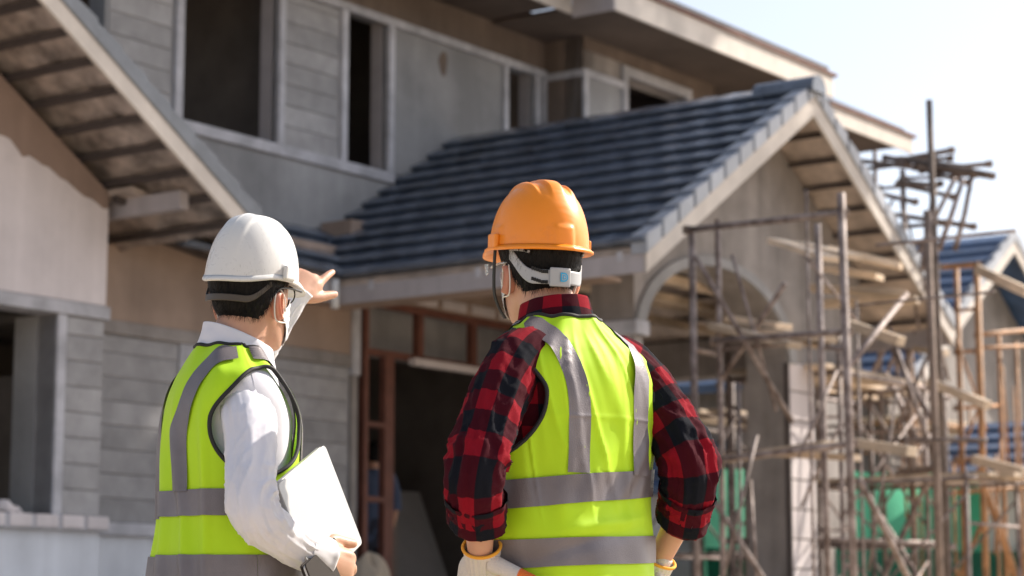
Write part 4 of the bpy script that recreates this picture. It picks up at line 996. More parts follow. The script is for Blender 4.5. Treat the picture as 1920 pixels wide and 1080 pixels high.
def make_hair(P, nape=-.078):
    th = np.linspace(0, 2 * pi, 140, endpoint=False); t = np.linspace(1.5, P.headS.n, 110); G = P.headS.pt(th[None, :], t[:, None], 0)
    z, y = G[..., 2], G[..., 1]
    line = nape + .055 * sstep(-.055, -.012, y) + .02 * sstep(-.012, .012, y) + .10 * sstep(.028, .06, y)
    K = z - line + .006 * pnoise(th[None, :] * 9, z * 30, 1.)
    thick = .0035 + .008 * sstep(0, .05, K); G2 = P.headS.pt(th[None, :], t[:, None], thick + .002 * pnoise(th[None, :] * 14, z * 22, 5.))
    v, f, uv, _ = grid_mesh(P.H(G2), True, np.stack([K, K], -1), K); v = list(v); f = list(f); uv = list(uv)
    rg = np.random.default_rng(3); ii, jj = np.nonzero(K > .001); pick = rg.integers(0, len(ii), 5200)
    for k in pick:                                                # short strands lying over the cap
        a = G2[ii[k], jj[k]]; L_ = rg.uniform(.012, .024) * (.5 + .5 * min(1, K[ii[k], jj[k]] / .03)); nrm = np.array([a[0], a[1], 0]) / (np.hypot(a[0], a[1]) + 1e-6)
        d = np.array([rg.normal() * .25, rg.normal() * .25 - .1, -1.]) + nrm * rg.uniform(.05, .32); d /= np.linalg.norm(d); w_ = np.cross(d, nrm); w_ = w_ / (np.linalg.norm(w_) + 1e-9) * .00045
        b = len(v); tip = P.H(a + d * L_); v += [P.H(a - w_), P.H(a + w_), tip]; f.append((b, b + 1, b + 2)); uv += [(1, 1)] * 3
    me = mesh_from('hair', v, f); me.materials.append(cl['hair']); at = me.attributes.new('cover', 'FLOAT', 'POINT')
    at.data.foreach_set('value', np.clip(.36 + np.array([q[0] for q in uv]) * 16, 0, 1.2)); return link('hair', me, None, P.root, True)
def make_mask(P, side):
    th = np.linspace(pi / 2 - 1.38, pi / 2 + 1.38, 66); t = np.linspace(1.6, 4.75, 40); G = P.headS.pt(th[None, :], t[:, None], 0)
    z = G[..., 2]; tt = np.abs(th[None, :] - pi / 2)
    off = .006 + .012 * gau(tt, 0, .5) * gau(z, -.05, .05) + .0007 * np.sin(z * 420) * (tt < .9)
    G = P.headS.pt(th[None, :], t[:, None], off)
    K = np.minimum(1.42 - tt + 0 * z, (z + .112) - .050 * sstep(.7, 1.38, tt)) ; K = np.minimum(K, (-.006 - .03 * sstep(.5, 1.36, tt)) - z)
    v, f, uv, _ = grid_mesh(P.H(G), False, None, K); me = mesh_from('face_mask', v, f); o = link('face_mask', me, cl['mask'], P.root, True)
    m = o.modifiers.new('thick', 'SOLIDIFY'); m.thickness = .0015
    for sx in (-1, 1):
        a = P.headS.pt(pi / 2 - sx * 1.34, P.headS.t_at(-.042), .008); b = P.headS.pt(pi / 2 - sx * 1.34, P.headS.t_at(-.066), .008)
        pts = [a, (sx * .0775, .012, -.008), (sx * .0765, -.008, .004), (sx * .080, -.024, -.012), (sx * .078, -.026, -.040), (sx * .073, -.012, -.066), b]
        tube_from('ear_loop', P.H(spline(pts, 40)), .0018, cl['cord'], o, n=6)
    return o
def make_vest(P, wr, arm, tape, bands, hem=.80, wide=1.0, shift=0.):
    """arm = (zc, rz, ry, yc); returns Surf"""
    S = Surf(P.tab([(z, a * (1 + (wide - 1) * float(sstep(1.05, 1.2, z)) * (1 - float(sstep(1.40, 1.47, z)))), bf, bb, cy, e) for (z, a, bf, bb, cy, e) in VEST]), wr)
    S.tab[:, 4] += shift * sstep(1.05, 1.25, S.tab[:, 0]) * (1 - sstep(1.40, 1.47, S.tab[:, 0]))
    nth, nt = 300, 240; th = np.linspace(0, 2 * pi, nth, endpoint=False); t = np.linspace(S.t_at(hem), S.n, nt)
    G = S.pt(th[None, :], t[:, None]); B = S.base(th[None, :] + 0 * t[:, None], t[:, None] + 0 * th[None, :])
    zc, rz, ry, yc = arm
    def karm(Bp):
        z = Bp[..., 2]; lx, ly = P.cx(z); x = Bp[..., 0] - lx; y = Bp[..., 1] - ly - yc
        r_y = ry * (1 - .28 * sstep(zc, zc + rz, z))
        return np.where(np.abs(x) > .095, (y / r_y) ** 2 + ((z - zc) / rz) ** 2 - 1, 9.)
    K = karm(B)
    x, y, z = B[..., 0] - P.cx(B[..., 2])[0], B[..., 1], B[..., 2]
    vneck = np.where(y > 0, np.abs(x) - .095 * sstep(1.22, 1.48, z), 9.)             # open V at the front
    K = np.minimum(K, vneck * 12)
    ve, fa, uv, cut = grid_mesh(G, True, np.stack([B[..., 0] * 1, B[..., 2]], -1), K)
    me = mesh_from('vest', ve, fa, uv); o = link('vest', me, cl['vest'], P.root, True)
    sol = o.modifiers.new('thick', 'SOLIDIFY'); sol.thickness = .0018; sol.offset = -1
    for p, c in loops_of(cut, ve):
        p = smooth_loop(p, c); tube_from('binding', p, .0046, cl['binding'], o, c, 8)
    neck = G[-1]; tube_from('binding', smooth_loop(neck[[k for k in range(nth) if K[-1, k] > 0]], False), .0046, cl['binding'], o, False, 8)
    hm_ = G[0]; tube_from('binding', hm_, .003, cl['binding'], o, True, 6)
    def strip(fth, ft, clipk=True):
        Gs = S.pt(fth, ft, .0042); Bs = S.base(fth, ft); k = karm(Bs) - .25 if clipk else None
        v, f, u_, _ = grid_mesh(Gs, False, None, k)
        if f: link('reflective_tape', mesh_from('reflective_tape', v, f), cl['stripe'], o, True)
    for (z0, z1, tilt) in bands:
        A = np.linspace(0, 2 * pi, 260)[None, :]; q = np.linspace(0, 1, 10)[:, None]
        strip(A + 0 * q, S.t_at(z0 + (z1 - z0) * q + tilt * np.cos(A)))
    for sx, front in ((-1, 0), (1, 0), (-1, 1), (1, 1)):                              # vertical braces over the shoulders
        zz = np.linspace(bands[0][1] - .004, 1.466, 120)[:, None]; tt = S.t_at(zz); r = catmull(S.tab, tt)
        w_ = np.linspace(-.5, .5, 8)[None, :]
        xc = tape(zz) * sx; xx = xc + w_ * .052
        ratio = np.clip(xx / r[..., 1], -.985, .985); e = r[..., 6] / 2
        base = np.arccos(np.sign(ratio) * np.abs(ratio) ** e)
        strip(base if front else -base, tt + 0 * w_)
    return S, o
def make_shirt(P, mat, arms, seeds, amp, name='shirt', cuffs=None):
    """torso and sleeves; arms = list of (pts, rad, elbow)"""
    S = Surf(P.tab(TORSO), lambda th, p: .004 * pnoise(th * 3, p[..., 2] * 9, 2.)); th = np.linspace(0, 2 * pi, 97); t = np.linspace(0, S.n, 80)
    G = S.pt(th[None, :], t[:, None]); uv = np.stack([G[..., 2], th[None, :] * .16 + 0 * t[:, None]], -1)
    v, f, u, _ = grid_mesh(G, False, uv); V, F, UV = list(v), list(f), list(u)
    info = []
    for (pts, rad, elb), sd in zip(arms, seeds):
        X, uv, fr_ = sleeve(pts, rad, sd, amp=amp, elbow=elb); v, f, u, _ = grid_mesh(X, False, uv); b = len(V)
        V += list(v); F += [tuple(i + b for i in q) for q in f]; UV += list(u); info.append(fr_)
    o = link(name, mesh_from(name, V, F, UV), mat, P.root, True); return o, info
def collar(P, mat, parent, z0=1.452, z1=1.512, r0=(.092, .098), r1=(.066, .070), y0=-.022, gap=.5, seed=1., tilt=.02):
    th = np.linspace(pi / 2 + gap, 2.5 * pi - gap, 120)[None, :]; q = np.linspace(0, 1, 24)[:, None]
    lx, ly = P.cx(1.48); n_ = .003 * pnoise(th * 2.2, q * 2, seed)
    fr_ = (np.sin(th) * .5 + .5)
    def ring(q, off): # q 0 bottom of fold, 1 top
        rx = r0[0] + (r1[0] - r0[0]) * q ** .8 + off; ry = r0[1] + (r1[1] - r0[1]) * q ** .8 + off
        return np.stack([lx + rx * np.cos(th), ly + y0 + ry * np.sin(th) + .012 * fr_, z0 + (z1 - z0) * q - tilt * fr_ - .03 * fr_ ** 3 * (1 - q)], -1)
    outer = ring(q, n_); inner = ring(1 - q * .9, -.004)
    G = np.concatenate([outer, inner], 0); s = np.linspace(0, .13, G.shape[0])[:, None]
    uv = np.stack([s + 0 * th, th * .085 + 0 * s], -1); v, f, u, _ = grid_mesh(G, False, uv)
    return link('collar', mesh_from('collar', v, f, u), mat, parent, True)
def lower_body(P):
    for nm in ('trousers',):
        mb = MB(); S = Surf(P.tab([(.74, .19, .13, .14, 0, 2.2), (.85, .185, .128, .135, 0, 2.2), (.95, .178, .122, .128, 0, 2.2), (1.02, .172, .118, .12, 0, 2.2)]))
        closed_grid(mb, S.base(np.linspace(0, 2 * pi, 48, endpoint=False)[None, :], np.linspace(0, 3, 14)[:, None]))
        for sx in (-1, 1): mb.tube([(sx * .092, 0, .84), (sx * .10, .015, .62), (sx * .105, .02, .48), (sx * .11, 0, .25), (sx * .112, -.01, .06)], [.098, .088, .075, .068, .066], 24)
        remesh(nm, mb, .009, cl['trouser'], P.root, 8)
    for sx in (-1, 1):
        mb = MB(); prof = [(-.09, .035, .045), (-.07, .045, .09), (-.02, .046, .10), (.04, .045, .075), (.10, .048, .06), (.15, .044, .05), (.175, .02, .035)]
        G = []
        an = np.linspace(0, 2 * pi, 20, endpoint=False)
        for (y, w_, h_) in prof: G.append([(sx * .112 + w_ * cos(a), y, max(.0, h_ / 2 + h_ / 2 * sin(a) * 1.0)) for a in an])
        closed_grid(mb, np.array(G)); mb.build('boot', cl['shoe'], P.root, True)
# ---------------------------------------------------------------- helmets (separate things, placed in world space)
def helmet(P, kind, label, tilt=(0, 0)):
    ctr = P.H((0, -.004, 0.)); rim_z = .036
    h = empty('hard_hat', (0, 0, 0), 0, label, 'hard hat', 'hard hats worn on site'); Mx = P.mw @ Matrix.Translation(Vector(P.hp)) @ Matrix(P.hr.tolist()).to_4x4()
    h.matrix_world = Mx @ Matrix.Translation((0, 0, rim_z)) @ Matrix.Rotation(radians(tilt[0]), 4, 'X') @ Matrix.Rotation(radians(tilt[1]), 4, 'Y')
    mat = cl['orange'] if kind == 'orange' else cl['whitehat']
    a, bl, bk, ht = (.103, .128, .124, .138) if kind == 'orange' else (.096, .124, .120, .135)
    n, m = 144, 70; an = np.linspace(0, 2 * pi, n, endpoint=False)[None, :]; q = np.linspace(0, 1, m)[:, None]
    el = q * pi / 2
    rr = np.cos(el) ** .62; zz = np.sin(el) ** 1.12 * ht
    if kind != 'orange': rr = np.cos(el) ** .64
    x = a * rr * np.cos(an); y = np.where(np.sin(an) > 0, bl, bk) * rr * np.sin(an); z = zz + 0 * an
    if kind == 'orange':
        up = sstep(.50, .80, q); e = up * (.0075 * (1 - sstep(.013, .021, np.abs(x))) + .0065 * (1 - sstep(.004, .011, np.abs(np.abs(x) - .046)))) * sstep(-.135, -.06, -np.abs(y) + 0) 
        e = e + .003 * sstep(.7, 1, q) * (np.abs(x) < .05)
        z = z + e * 1.05; s = 1 + e * 2.0; x = x * s; y = y * s
        # trapezoid boss low on the back and the sides
        for c0, w0 in ((-pi / 2, .19), (0, .14), (pi, .14)):
            dd = np.abs((an - c0 + pi) % (2 * pi) - pi); b = .004 * (1 - sstep(w0, w0 + .06, dd)) * (1 - sstep(.20, .26, q)) ; x = x * (1 + b / .11); y = y * (1 + b / .13)
    else:
        e = .0045 * (sstep(.05, .058, .087 - np.abs(x) * 1.0) ) * sstep(.1, .4, q) + .0022 * gau(x, 0, .003) * sstep(.3, .6, q)
        z = z + e; x = x * (1 + e * 3); y = y * (1 + e * 3)
        for c0, w0 in ((0, .12), (pi, .12)):
            dd = np.abs((an - c0 + pi) % (2 * pi) - pi); b = .005 * (1 - sstep(w0, w0 + .05, dd)) * (1 - sstep(.14, .19, q)); x = x * (1 + b / .11); y = y * (1 + b / .13)
        low = .018 * sstep(.2, 1, -np.sin(an)) * (1 - q) ** 3 - .010 * sstep(.0, .6, np.abs(np.cos(an))) * 0; z = z - low
    G = np.stack([x, y, z], -1)
    # flared rim, lip and inner wall
    r0 = G[0]; d = r0[:, :2] / np.linalg.norm(r0[:, :2], axis=1)[:, None]; fl = .010 if kind == 'orange' else .004
    peak = .030 * sstep(.55, 1, np.sin(an[0])) 
    rows = []
    for (o_, dz) in ((-.012, .02), (-.010, -.001), (fl - .004, -.010), (fl, -.0085), (fl, -.004), (fl * .6, -.0015), (0.001, .003)):
        w_ = (o_ + peak * max(0, o_ + .012) / (fl + .012)) if o_ > -.011 else o_
        p = r0.copy(); p[:, :2] += d * np.atleast_1d(w_)[:, None] if np.ndim(w_) else d * w_; p[:, 2] += dz - .012 * peak / .03 * (o_ > 0); rows.append(p)
    G = np.concatenate([np.array(rows), G], 0)
    v, f, _, _ = grid_mesh(G, True); o = link('shell', mesh_from('shell', v, f), mat, h, True)
    inn = np.stack([x * .95, y * .95, z * .95 + .001], -1); v, f, _, _ = grid_mesh(inn[:, ::-1], True); link('liner', mesh_from('liner', v, f), mat, h, True)
    for sx in (-1, 1):                                                                # accessory slots
        bx = MB().box(sx * (a + .001), sx * (a + .0125), -.022, .016, -.006, .026); bx.build('accessory_slot', mat, h, bevel=.004)
    # headband: ring round the head, its nape strap lower at the back
    A = np.linspace(pi + .25, 2 * pi - .25, 90)[None, :]; Q = np.linspace(0, 1, 8)[:, None]
    drop = (.054 if kind == 'orange' else .050); bh = .030 if kind == 'orange' else .015
    back = sstep(.15, .8, -np.sin(A)); 
    zc = -.012 - drop * back; hh = bh * (.9 + .1 * back)
    flare = 1.0
    Rx, Ry = .0865, .1115
    Gb = np.stack([(Rx + 0 * Q) * np.cos(A), -.002 + (Ry + 0 * Q) * np.sin(A), zc + hh * (Q - .5) + 0 * A], -1)
    v, f, _, _ = grid_mesh(Gb); hb_ = link('headband', mesh_from('headband', v, f), cl['grey'] if kind == 'orange' else cl['straptan'], h, True)
    s_ = hb_.modifiers.new('thick', 'SOLIDIFY'); s_.thickness = .003
    for sx in (-1, 1):                                                                # upper arm of the harness
        A2 = np.linspace(0, 1, 30)[None, :]; ang = -pi / 2 + sx * (pi / 2 - .25 - .55 * A2); zt = -.008 - (drop * .15) * A2 ** 2
        Gs = np.stack([(Rx + .001) * np.cos(ang) + 0 * Q, -.002 + (Ry + .001) * np.sin(ang) + 0 * Q, zt + .014 * (1 - A2 * .6) * (Q - .2)], -1)
        v, f, _, _ = grid_mesh(Gs); link('harness_arm', mesh_from('harness_arm', v, f), cl['grey'] if kind == 'orange' else cl['straptan'], h, True).modifiers.new('thick', 'SOLIDIFY').thickness = .003
    if kind == 'orange':
        def on(aa, zz_, off): return np.array([(Rx + off) * cos(aa), -.002 + (Ry + off) * sin(aa), zz_])
        zb = -.012 - drop
        Aa = np.linspace(-pi / 2 - .30, -pi / 2 + .22, 20)[None, :]; Qq = np.linspace(0, 1, 6)[:, None]
        Gx = np.stack([(Rx + .007) * np.cos(Aa) + 0 * Qq, -.002 + (Ry + .007) * np.sin(Aa) + 0 * Qq, zb + .040 * (Qq - .5) + 0 * Aa], -1)
        v, f, _, _ = grid_mesh(Gx); cov = link('ratchet_cover', mesh_from('ratchet_cover', v, f), cl['grey'], h, True); so = cov.modifiers.new('thick', 'SOLIDIFY'); so.thickness = .008; so.offset = -1; bv = cov.modifiers.new('b', 'BEVEL'); bv.width = .003; bv.segments = 2
        for k in range(7):                                                            # strap slots
            aa = -pi / 2 - .36 - k * .055
            for dz in (.011, -.011):
                mb = MB(); p0 = on(aa, zb + dz * 1 - .0035 + .010 * max(0, k - 2) / 6, .0006); p1 = on(aa, zb + dz + .0035 + .010 * max(0, k - 2) / 6, .0006); mb.beam(tuple(p0), tuple(p1), .0035, .004); mb.build('strap_slot', cl['strapblack'], h)
        # blue letter D badge on the cover
        ca_ = -pi / 2 + .03; cpt = on(ca_, zb, .0078); nx = np.array([cos(ca_), sin(ca_), 0]); tx = np.array([-sin(ca_), cos(ca_), 0])
        def dshape(sz, off):
            pr = [(-.5, -.55), (-.05, -.55), (.25, -.48), (.45, -.25), (.5, 0), (.45, .25), (.25, .48), (-.05, .55), (-.5, .55)]
            return [tuple(cpt + tx * (p * sz) + np.array([0, 0, q_ * sz]) + nx * off) for p, q_ in pr]
        for sz, off, mt_, nm in ((.0175, .0012, cl['blue'], 'badge'), (.0115, .0017, cl['grey'], 'badge_letter'), (.0085, .0021, cl['blue'], 'badge_letter'), (.0040, .0025, cl['grey'], 'badge_letter')):
            aF = dshape(sz, off); aB = dshape(sz, off - .001); k = len(aF); MB().add(aF + aB, [tuple(range(k)), tuple(range(k, 2 * k))[::-1]] + [(i, (i + 1) % k, k + (i + 1) % k, k + i) for i in range(k)]).build(nm, mt_, h)
        # black webbing chin strap on the left side
        pts = [(-.089, .030, -.004), (-.088, .034, -.05), (-.080, .046, -.095), (-.064, .056, -.125), (-.045, .062, -.148)]
        Pp = spline(pts, 40); T, Rr, Bb = frames(Pp); W_ = np.array([0, 1., .0]); 
        G2 = np.stack([Pp - W_ * .0062, Pp + W_ * .0062], 0); v, f, _, _ = grid_mesh(G2); cs = link('chin_strap', mesh_from('chin_strap', v, f), cl['strapblack'], h, True); cs.modifiers.new('t', 'SOLIDIFY').thickness = .002
        G2 = np.stack([Pp - W_ * .0016 + np.array([-.0016, 0, 0]), Pp + W_ * .0016 + np.array([-.0016, 0, 0])], 0); v, f, _, _ = grid_mesh(G2); link('strap_stripe', mesh_from('strap_stripe', v, f), cl['grey'], h, True)
    return h
def glove(P, pos, X, Y, mirror, wrist_dir, ch, name='glove'):
    mb = MB(); Mx, p0 = add_hand(mb, pos, X, Y, mirror, ch, 1.06, 1.2)
    o = remesh(name, mb, .0035, cl['glove'], P.root, 5)
    co = np.zeros(len(o.data.vertices) * 3); o.data.vertices.foreach_get('co', co); co = co.reshape(-1, 3); q = (co - p0) @ np.linalg.inv(Mx).T
    k = .5 + (-(q[:, 2]) - .006) * 30 + (q[:, 1] - .13) * 12; k = np.minimum(k, .5 + (q[:, 1] - .028) * 20); k = np.maximum(k, .5 + (q[:, 0] - .088) * 40); k = np.maximum(k, np.where(q[:, 0] > .035, .5 + (q[:, 1] - .030) * 60, 0))
    at = o.data.attributes.new('coat', 'FLOAT', 'POINT'); at.data.foreach_set('value', np.clip(k, 0, 1))
    d = np.array(wrist_dir, float); d /= np.linalg.norm(d); e1 = np.cross(d, [0, 0, 1.]); e1 /= np.linalg.norm(e1); e2 = np.cross(d, e1); pos = np.array(pos)
    an = np.linspace(0, 2 * pi, 121)[None, :]; s = np.linspace(-.034, .020, 26)[:, None]
    R_ = .0370 + .0011 * np.sign(np.sin(an * 22)) * np.abs(np.sin(an * 22)) ** .6 * (1 - sstep(.008, .02, s)) + .0015 * sstep(.0, .020, s) + 0 * s
    G = pos + d * s[..., None] * 1 + (np.cos(an)[..., None] * e1 * 1.0 + np.sin(an)[..., None] * e2 * .95) * R_[..., None]
    v, f, u_, _ = grid_mesh(G); me = mesh_from('cuff', v, f); c = link('cuff', me, cl['glove'], o, True)
    tube_from('cuff_edge', (G[-1])[::2], .0035, cl['orangecuff'], o, n=8); return o
# ---------------------------------------------------------------- person with the orange helmet
def wr2(th, p):
    z = p[..., 2]; a = (th + pi) % (2 * pi) - pi
    d = .010 * pnoise(np.cos(th) * 2.2, np.sin(th) * 2.2, z * 2.0) + .0045 * pnoise(th * 2.6 + z * 5, z * 5, 4.)
    d = d + .0045 * ((1 - np.abs(pnoise(th * 4.2 + z * 4, z * 2.2, 8.)) * 2.2) ** 2 - .4) * sstep(1.0, 1.15, z) * (1 - sstep(1.38, 1.46, z))
    d = d + .0016 * np.exp(-np.abs(z - 1.262) / .004) + .0016 * np.exp(-np.abs((th + pi) % (2 * pi) - pi + pi / 2 - .12) / .02) * sstep(1.15, 1.2, z)   # fold creases from the packet
    # diagonal pulls towards the hand on the hip
    u = a + pi / 2
    for (c, sl, w_, am) in ((.10, 3.2, .05, .007), (-.25, 2.4, .06, .006), (.34, 2.6, .045, .006), (-.55, 1.2, .07, .006)):
        d = d + am * gau(u - c - (z - 1.1) * sl, 0, w_ * 2) * gau(z, 1.17, .12)
    d = d + .006 * gau(z - (1.045 + .03 * u), 0, .012) * gau(u, .0, .5) - .005 * gau(z - (1.02 + .05 * u), 0, .014) * gau(u, -.3, .5)
    dent = lambda c: gau((th - c + pi) % (2 * pi) - pi, .35 if c > 1 else -.2, .42) * gau(z, .955, .05)
    return d - .026 * dent(pi) - .015 * dent(0)
P2 = Person((.107, 4.54, 0), 42, .985, 'person in orange hard hat, red plaid shirt and hi-vis vest, hands on hips', lean=(-.02, .012), head_pos=(-.02, .055, 1.60), head_yaw=-17, head_pitch=5)
build_core(P2)
LA = [(-.09, -.02, 1.395), (-.160, -.034, 1.378), (-.250, -.062, 1.275), (-.315, -.082, 1.137), (-.262, -.030, 1.05), (-.212, .022, .95)]
RA = [(.07, -.02, 1.395), (.150, -.036, 1.382), (.196, -.090, 1.295), (.215, -.158, 1.175), (.240, -.112, 1.08), (.242, -.02, .945)]
for A_ in (LA, RA):
    Q = spline(A_, 40); P2.body.tube([tuple(q) for q in Q], [float(r) for r in np.interp(np.linspace(0, 1, 40), [0, .2, .5, .7, 1], [.045, .05, .042, .038, .021])], 18)
sh, inf = make_shirt(P2, cl['plaid'], [(LA[:4] + [(-.272, -.035, 1.055)], [.064, .064, .062, .060, .054], .72), (RA[:4] + [(.246, -.112, 1.075)], [.064, .064, .061, .061, .054], .72)], (1.7, 6.2), .0075)
for k, (Pp, R, T, A, B) in enumerate(inf):                        # rolled cuffs
    d = (T[-1]); c0 = Pp[-1]; s = np.linspace(-.055, .03, 26)[:, None]; ph = np.linspace(0, 2 * pi, 91)[None, :]
    rr = .059 + .004 * gau(s, -.05, .01) - .05 * sstep(.018, .03, s) * .2 + .004 * pnoise(np.cos(ph) * 1.6 + k * 5, np.sin(ph) * 1.6, s * 18) + .003 * ((1 - np.abs(pnoise(np.cos(ph) * 2 + k, np.sin(ph) * 2, s * 30 + ph)) * 2) ** 2 - .4)
    G = c0 + d * (s[..., None] + .010 * np.sin(ph + k * 2)[..., None]) + (np.cos(ph)[..., None] * A[-1] + np.sin(ph)[..., None] * B[-1]) * rr[..., None]
    G = np.concatenate([G, (c0 + d * .02 + (np.cos(ph)[..., None] * A[-1] + np.sin(ph)[..., None] * B[-1]) * .038)], 0)
    uv = np.stack([np.linspace(.02, .14, G.shape[0])[:, None] + 0 * ph, ph * .07 + .02 + 0 * G[..., 0]], -1); v, f, u, _ = grid_mesh(G, False, uv); link('rolled_cuff', mesh_from('rolled_cuff', v, f, u), cl['plaid'], sh, True)
collar(P2, cl['plaid'], sh, z0=1.455, z1=1.526, r0=(.094, .092), r1=(.070, .070), y0=-.012, seed=3.)
make_vest(P2, wr2, (1.310, .134, .112, -.012), lambda z: .085 + .030 * sstep(1.28, 1.47, z), [(1.092, 1.15, .020), (.962, 1.018, .008)], wide=1.07, shift=.008)
lower_body(P2)
ch_ = hand_chains((.35, .35, .35, .35), (.99, .06, -.10), .0, 1.1); ch_[4] = (ch_[4][0] * np.array([1.18, 1, 1]) + np.array([0, -.006, -.006]), ch_[4][1] * 1.12)
ch_[5] = (ch_[5][0] + np.array([[0, .028, 0], [0, .012, 0], [0, 0, 0], [0, 0, 0], [0, 0, 0]]), None)
glove(P2, (-.218, .010, .982), (.27, -.92, .06), (.30, .45, -.85), True, np.array((-.262, -.030, 1.05)) - np.array((-.218, .010, .982)), ch_)
glove(P2, (.242, -.03, .962), (-.35, -.9, .0), (-.25, .45, -.8), False, np.array((.245, -.112, 1.08)) - np.array((.242, -.03, .962)), hand_chains((.35, .35, .35, .35), (.9, .3, .1), .1))
finish_body(P2); make_hair(P2, -.082); make_mask(P2, -1)
helmet(P2, 'orange', 'orange hard hat with grey nape strap and blue D badge')
mb = MB(); sg = [P2.H(q) for q in spline([(-.080, -.012, .002), (-.081, .03, .002), (-.078, .075, -.004)], 16)]
gl = tube_from('glasses_temple', sg, .0022, cl['lens'], P2.root)
mb = MB(); q0 = [P2.H(q) for q in ((-.083, .082, .004), (-.084, .098, .004), (-.078, .102, -.020), (-.080, .086, -.016), (-.081, .082, .004), (-.082, .098, .004), (-.076, .102, -.020), (-.078, .086, -.016))]; mb.hexa(q0); mb.build('goggle_lens', cl['lens'], P2.root)

# ---------------------------------------------------------------- person with the white helmet
def wr1(th, p):
    z = p[..., 2]; a = (th + pi) % (2 * pi) - pi; u = a + pi / 2
    d = .012 * pnoise(np.cos(th) * 2.0 + 5, np.sin(th) * 2.0, z * 1.6) + .004 * pnoise(th * 2.6 + z * 4, z * 5, 14.)
    for (c, sl, w_, am) in ((.05, -.9, .11, .017), (.46, -1.3, .08, .013), (-.42, .3, .12, .013), (.85, -.5, .08, .009)):
        d = d + am * gau(u - c - (z - 1.1) * sl, 0, w_) * (1 - sstep(1.2, 1.4, z))
    d = d + .006 * gau(u, -.15, .7) * (1 - sstep(1.0, 1.34, z))       # back hangs straight and loose
    return d
P1 = Person((-.594, 4.62, 0), -66, .955, 'person in white hard hat and hi-vis vest pointing at the house', lean=(0, .02), head_pos=(.0, .042, 1.60), head_yaw=38, head_pitch=3)
build_core(P1)
RA = [(.07, -.01, 1.335), (.150, -.012, 1.318), (.228, -.024, 1.215), (.288, -.038, 1.103), (.244, .049, 1.043), (.188, .144, 1.011)]
LA = [(-.08, -.02, 1.39), (-.165, -.01, 1.385), (-.27, .05, 1.38), (-.36, .10, 1.42), (-.352, .188, 1.545), (-.332, .256, 1.660)]
for A_ in (LA, RA):
    Q = spline(A_, 40); P1.body.tube([tuple(q) for q in Q], [float(r) for r in np.interp(np.linspace(0, 1, 40), [0, .2, .5, .7, 1], [.045, .045, .04, .04, .027])], 18)
def w2l(v):                                                       # world direction to body axes
    c, s = cos(-P1.yaw), sin(-P1.yaw); return (c * v[0] - s * v[1], s * v[0] + c * v[1], v[2])
add_hand(P1.body, (-.338, .251, 1.656), w2l((.70, -.2, -.58)), w2l((.42, .58, .60)), True, hand_chains((.10, 1.25, 1.3, 1.3), (.62, .72, -.25), .35, 1.28), .92, 1.15)
add_hand(P1.body, (.190, .140, 1.004), w2l((-.1, .1, 1)), w2l((.72, .62, -.28)), False, hand_chains((1.2, 1.25, 1.25, 1.2), (.80, .55, -.20), .9, 1.25), 1.04, 1.15)
sh, inf = make_shirt(P1, cl['white'], [(LA, [.062, .060, .050, .048, .042, .034], .6), (RA, [.058, .060, .054, .053, .047, .039], .58)], (11.3, 4.4), .0055)
for k, (Pp, R, T, A, B) in enumerate(inf):                        # buttoned cuffs
    c0 = Pp[-1]; d = T[-1]; s = np.linspace(-.065, .012, 20)[:, None]; ph = np.linspace(0, 2 * pi, 73)[None, :]
    rr = (.0435 if k else .0365) + .003 * gau(s, .01, .008) + .0025 * pnoise(np.cos(ph) * 2 + k * 4, np.sin(ph) * 2, s * 20)
    G = c0 + d * s[..., None] + (np.cos(ph)[..., None] * A[-1] + np.sin(ph)[..., None] * B[-1]) * rr[..., None]
    G = np.concatenate([G, c0 + d * .006 + (np.cos(ph)[..., None] * A[-1] + np.sin(ph)[..., None] * B[-1]) * (.034 if k else .028)], 0); v, f, _, _ = grid_mesh(G); cu = link('cuff', mesh_from('cuff', v, f), cl['white'], sh, True)
    if k == 1:
        dr = Vector(w2l((-.2, -.75, -.6))).normalized(); b0 = Vector(c0) + Vector(d) * -.02 + (dr - Vector(d) * dr.dot(Vector(d))).normalized() * .045
        MB().tube([b0, b0 + dr * .003], .0055, 12).build('button', cl['glass'], cu, True)
collar(P1, cl['white'], sh, z0=1.462, z1=1.530, r0=(.093, .093), r1=(.072, .074), y0=-.012, seed=8., tilt=.065)
make_vest(P1, wr1, (1.298, .120, .108, .0), lambda z: .085 + .030 * sstep(1.25, 1.46, z) - .012 * gau(z, 1.25, .08), [(1.095, 1.152, 0), (.955, 1.012, 0)])
lower_body(P1)
finish_body(P1); make_hair(P1, -.078); make_mask(P1, 1)
helmet(P1, 'white', 'smooth white hard hat worn by the pointing person', tilt=(-5, 5))
for sx in (1, -1):
    tube_from('glasses_temple', [P1.H(q) for q in spline([(sx * .078, -.026, -.012), (sx * .081, -.008, .004), (sx * .081, .03, .008), (sx * .079, .082, .004)], 24)], .0024, cl['glass'], P1.root)
    MB().box(-.001, .001, 0, .001, 0, .001)
for sx in (1, -1):
    pts = [P1.H((sx * (.036 + .026 * cos(a)), .100 - .02 * abs(cos(a) * .5 + .5) * 1.0, .0 + .020 * sin(a))) for a in np.linspace(0, 2 * pi, 25)]
    tube_from('glasses_rim', pts, .0018, cl['glass'], P1.root, False)
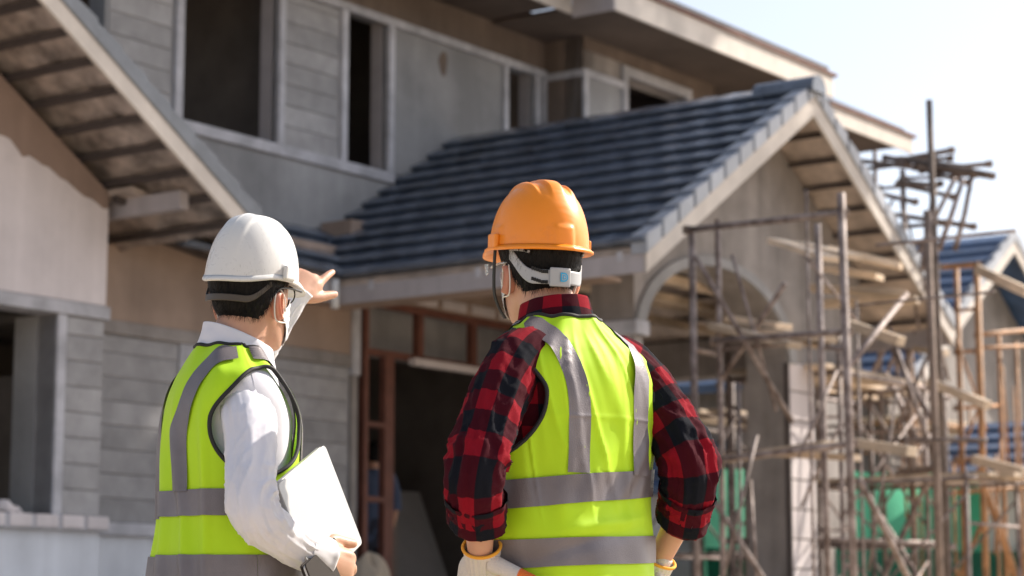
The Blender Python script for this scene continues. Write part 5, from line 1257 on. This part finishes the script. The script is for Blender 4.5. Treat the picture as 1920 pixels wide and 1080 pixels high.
# laptop under the arm, leather folder behind it
T_, R_, L_ = Vector((-0.402, 4.619, 1.201)), Vector((-0.327, 4.678, 1.004)), Vector((-0.491, 4.333, 1.079))
e1, e2 = (R_ - T_), (L_ - T_); e1n = e1.normalized(); e2n = (e2 - e1n * e2.dot(e1n)).normalized(); nn = e1n.cross(e2n).normalized()
if nn.y > 0: nn = -nn
def slab(name, label, cat, l1, l2, th, mats, shift, rad=.012):
    c0 = T_ + e1n * l1 / 2 + e2n * l2 / 2; o = empty(name, c0 + shift, 0, label, cat)
    M3 = Matrix((e1n, e2n, nn)).transposed(); 
    if M3.determinant() < 0: M3 = Matrix((e1n, e2n, -nn)).transposed()
    o.rotation_euler = M3.to_euler()
    sgn = 1 if (M3 @ Vector((0, 0, 1))).dot(nn) > 0 else -1
    def plate(nm, z0, z1, mat, inset=0):
        pr = []
        for cx_, cy_, a0 in ((1, 1, 0), (-1, 1, pi / 2), (-1, -1, pi), (1, -1, 1.5 * pi)):
            for k in range(5):
                a = a0 + pi / 2 * k / 4; pr.append((cx_ * (l1 / 2 - rad - inset) + rad * cos(a), cy_ * (l2 / 2 - rad - inset) + rad * sin(a)))
        return MB().prism(pr, 2, z0, z1).build(nm, mat, o, bevel=.0012)
    return o, plate, sgn
lp, plate, sg_ = slab('laptop', 'silver closed laptop held under the arm of the pointing person', 'laptop', .228, .265, .016, None, nn * 0)
plate('lid', sg_ * .002, sg_ * .008, cl['laptop']); plate('base', sg_ * -.010, sg_ * .0015, cl['laptop']); plate('hinge_gap', sg_ * .0012, sg_ * .0024, cl['glass'], .003)
fo, plate, sg_ = slab('folder', 'dark brown leather folder held below the silver laptop', 'folder', .22, .165, .012, None, e1n * .165 + e2n * .135 + nn * .012, .006)
plate('cover', .003, .007, cl['leather']); plate('pages', -.0035, .003, cl['mask'], .004); plate('cover', -.007, -.0035, cl['leather'])

# ---------------------------------------------------------------- worker inside the doorway
P3 = Person(tuple(hm @ Vector((4.60, 1.25, FZ))), 40, 1.0, 'worker in blue shirt standing inside the dark entrance', head_yaw=10)
build_core(P3)
arms3 = []
for sx in (-1, 1):
    A_ = [(sx * .08, -.02, 1.40), (sx * .17, -.02, 1.39), (sx * .225, -.03, 1.25), (sx * .245, -.03, 1.10), (sx * .245, .02, .97), (sx * .24, .06, .86)]; arms3.append((A_[:4], [.08, .08, .07, .065], .6))
    Q = spline(A_, 30); P3.body.tube([tuple(q) for q in Q], [float(r) for r in np.linspace(.05, .028, 30)], 12)
    add_hand(P3.body, A_[-1], (0, 1, 0), (0, .3, -1), sx < 0, hand_chains((.2, .25, .3, .3)))
make_shirt(P3, cl['bshirt'], arms3, (2., 5.), .005); finish_body(P3, .008); make_hair(P3); lower_body(P3)
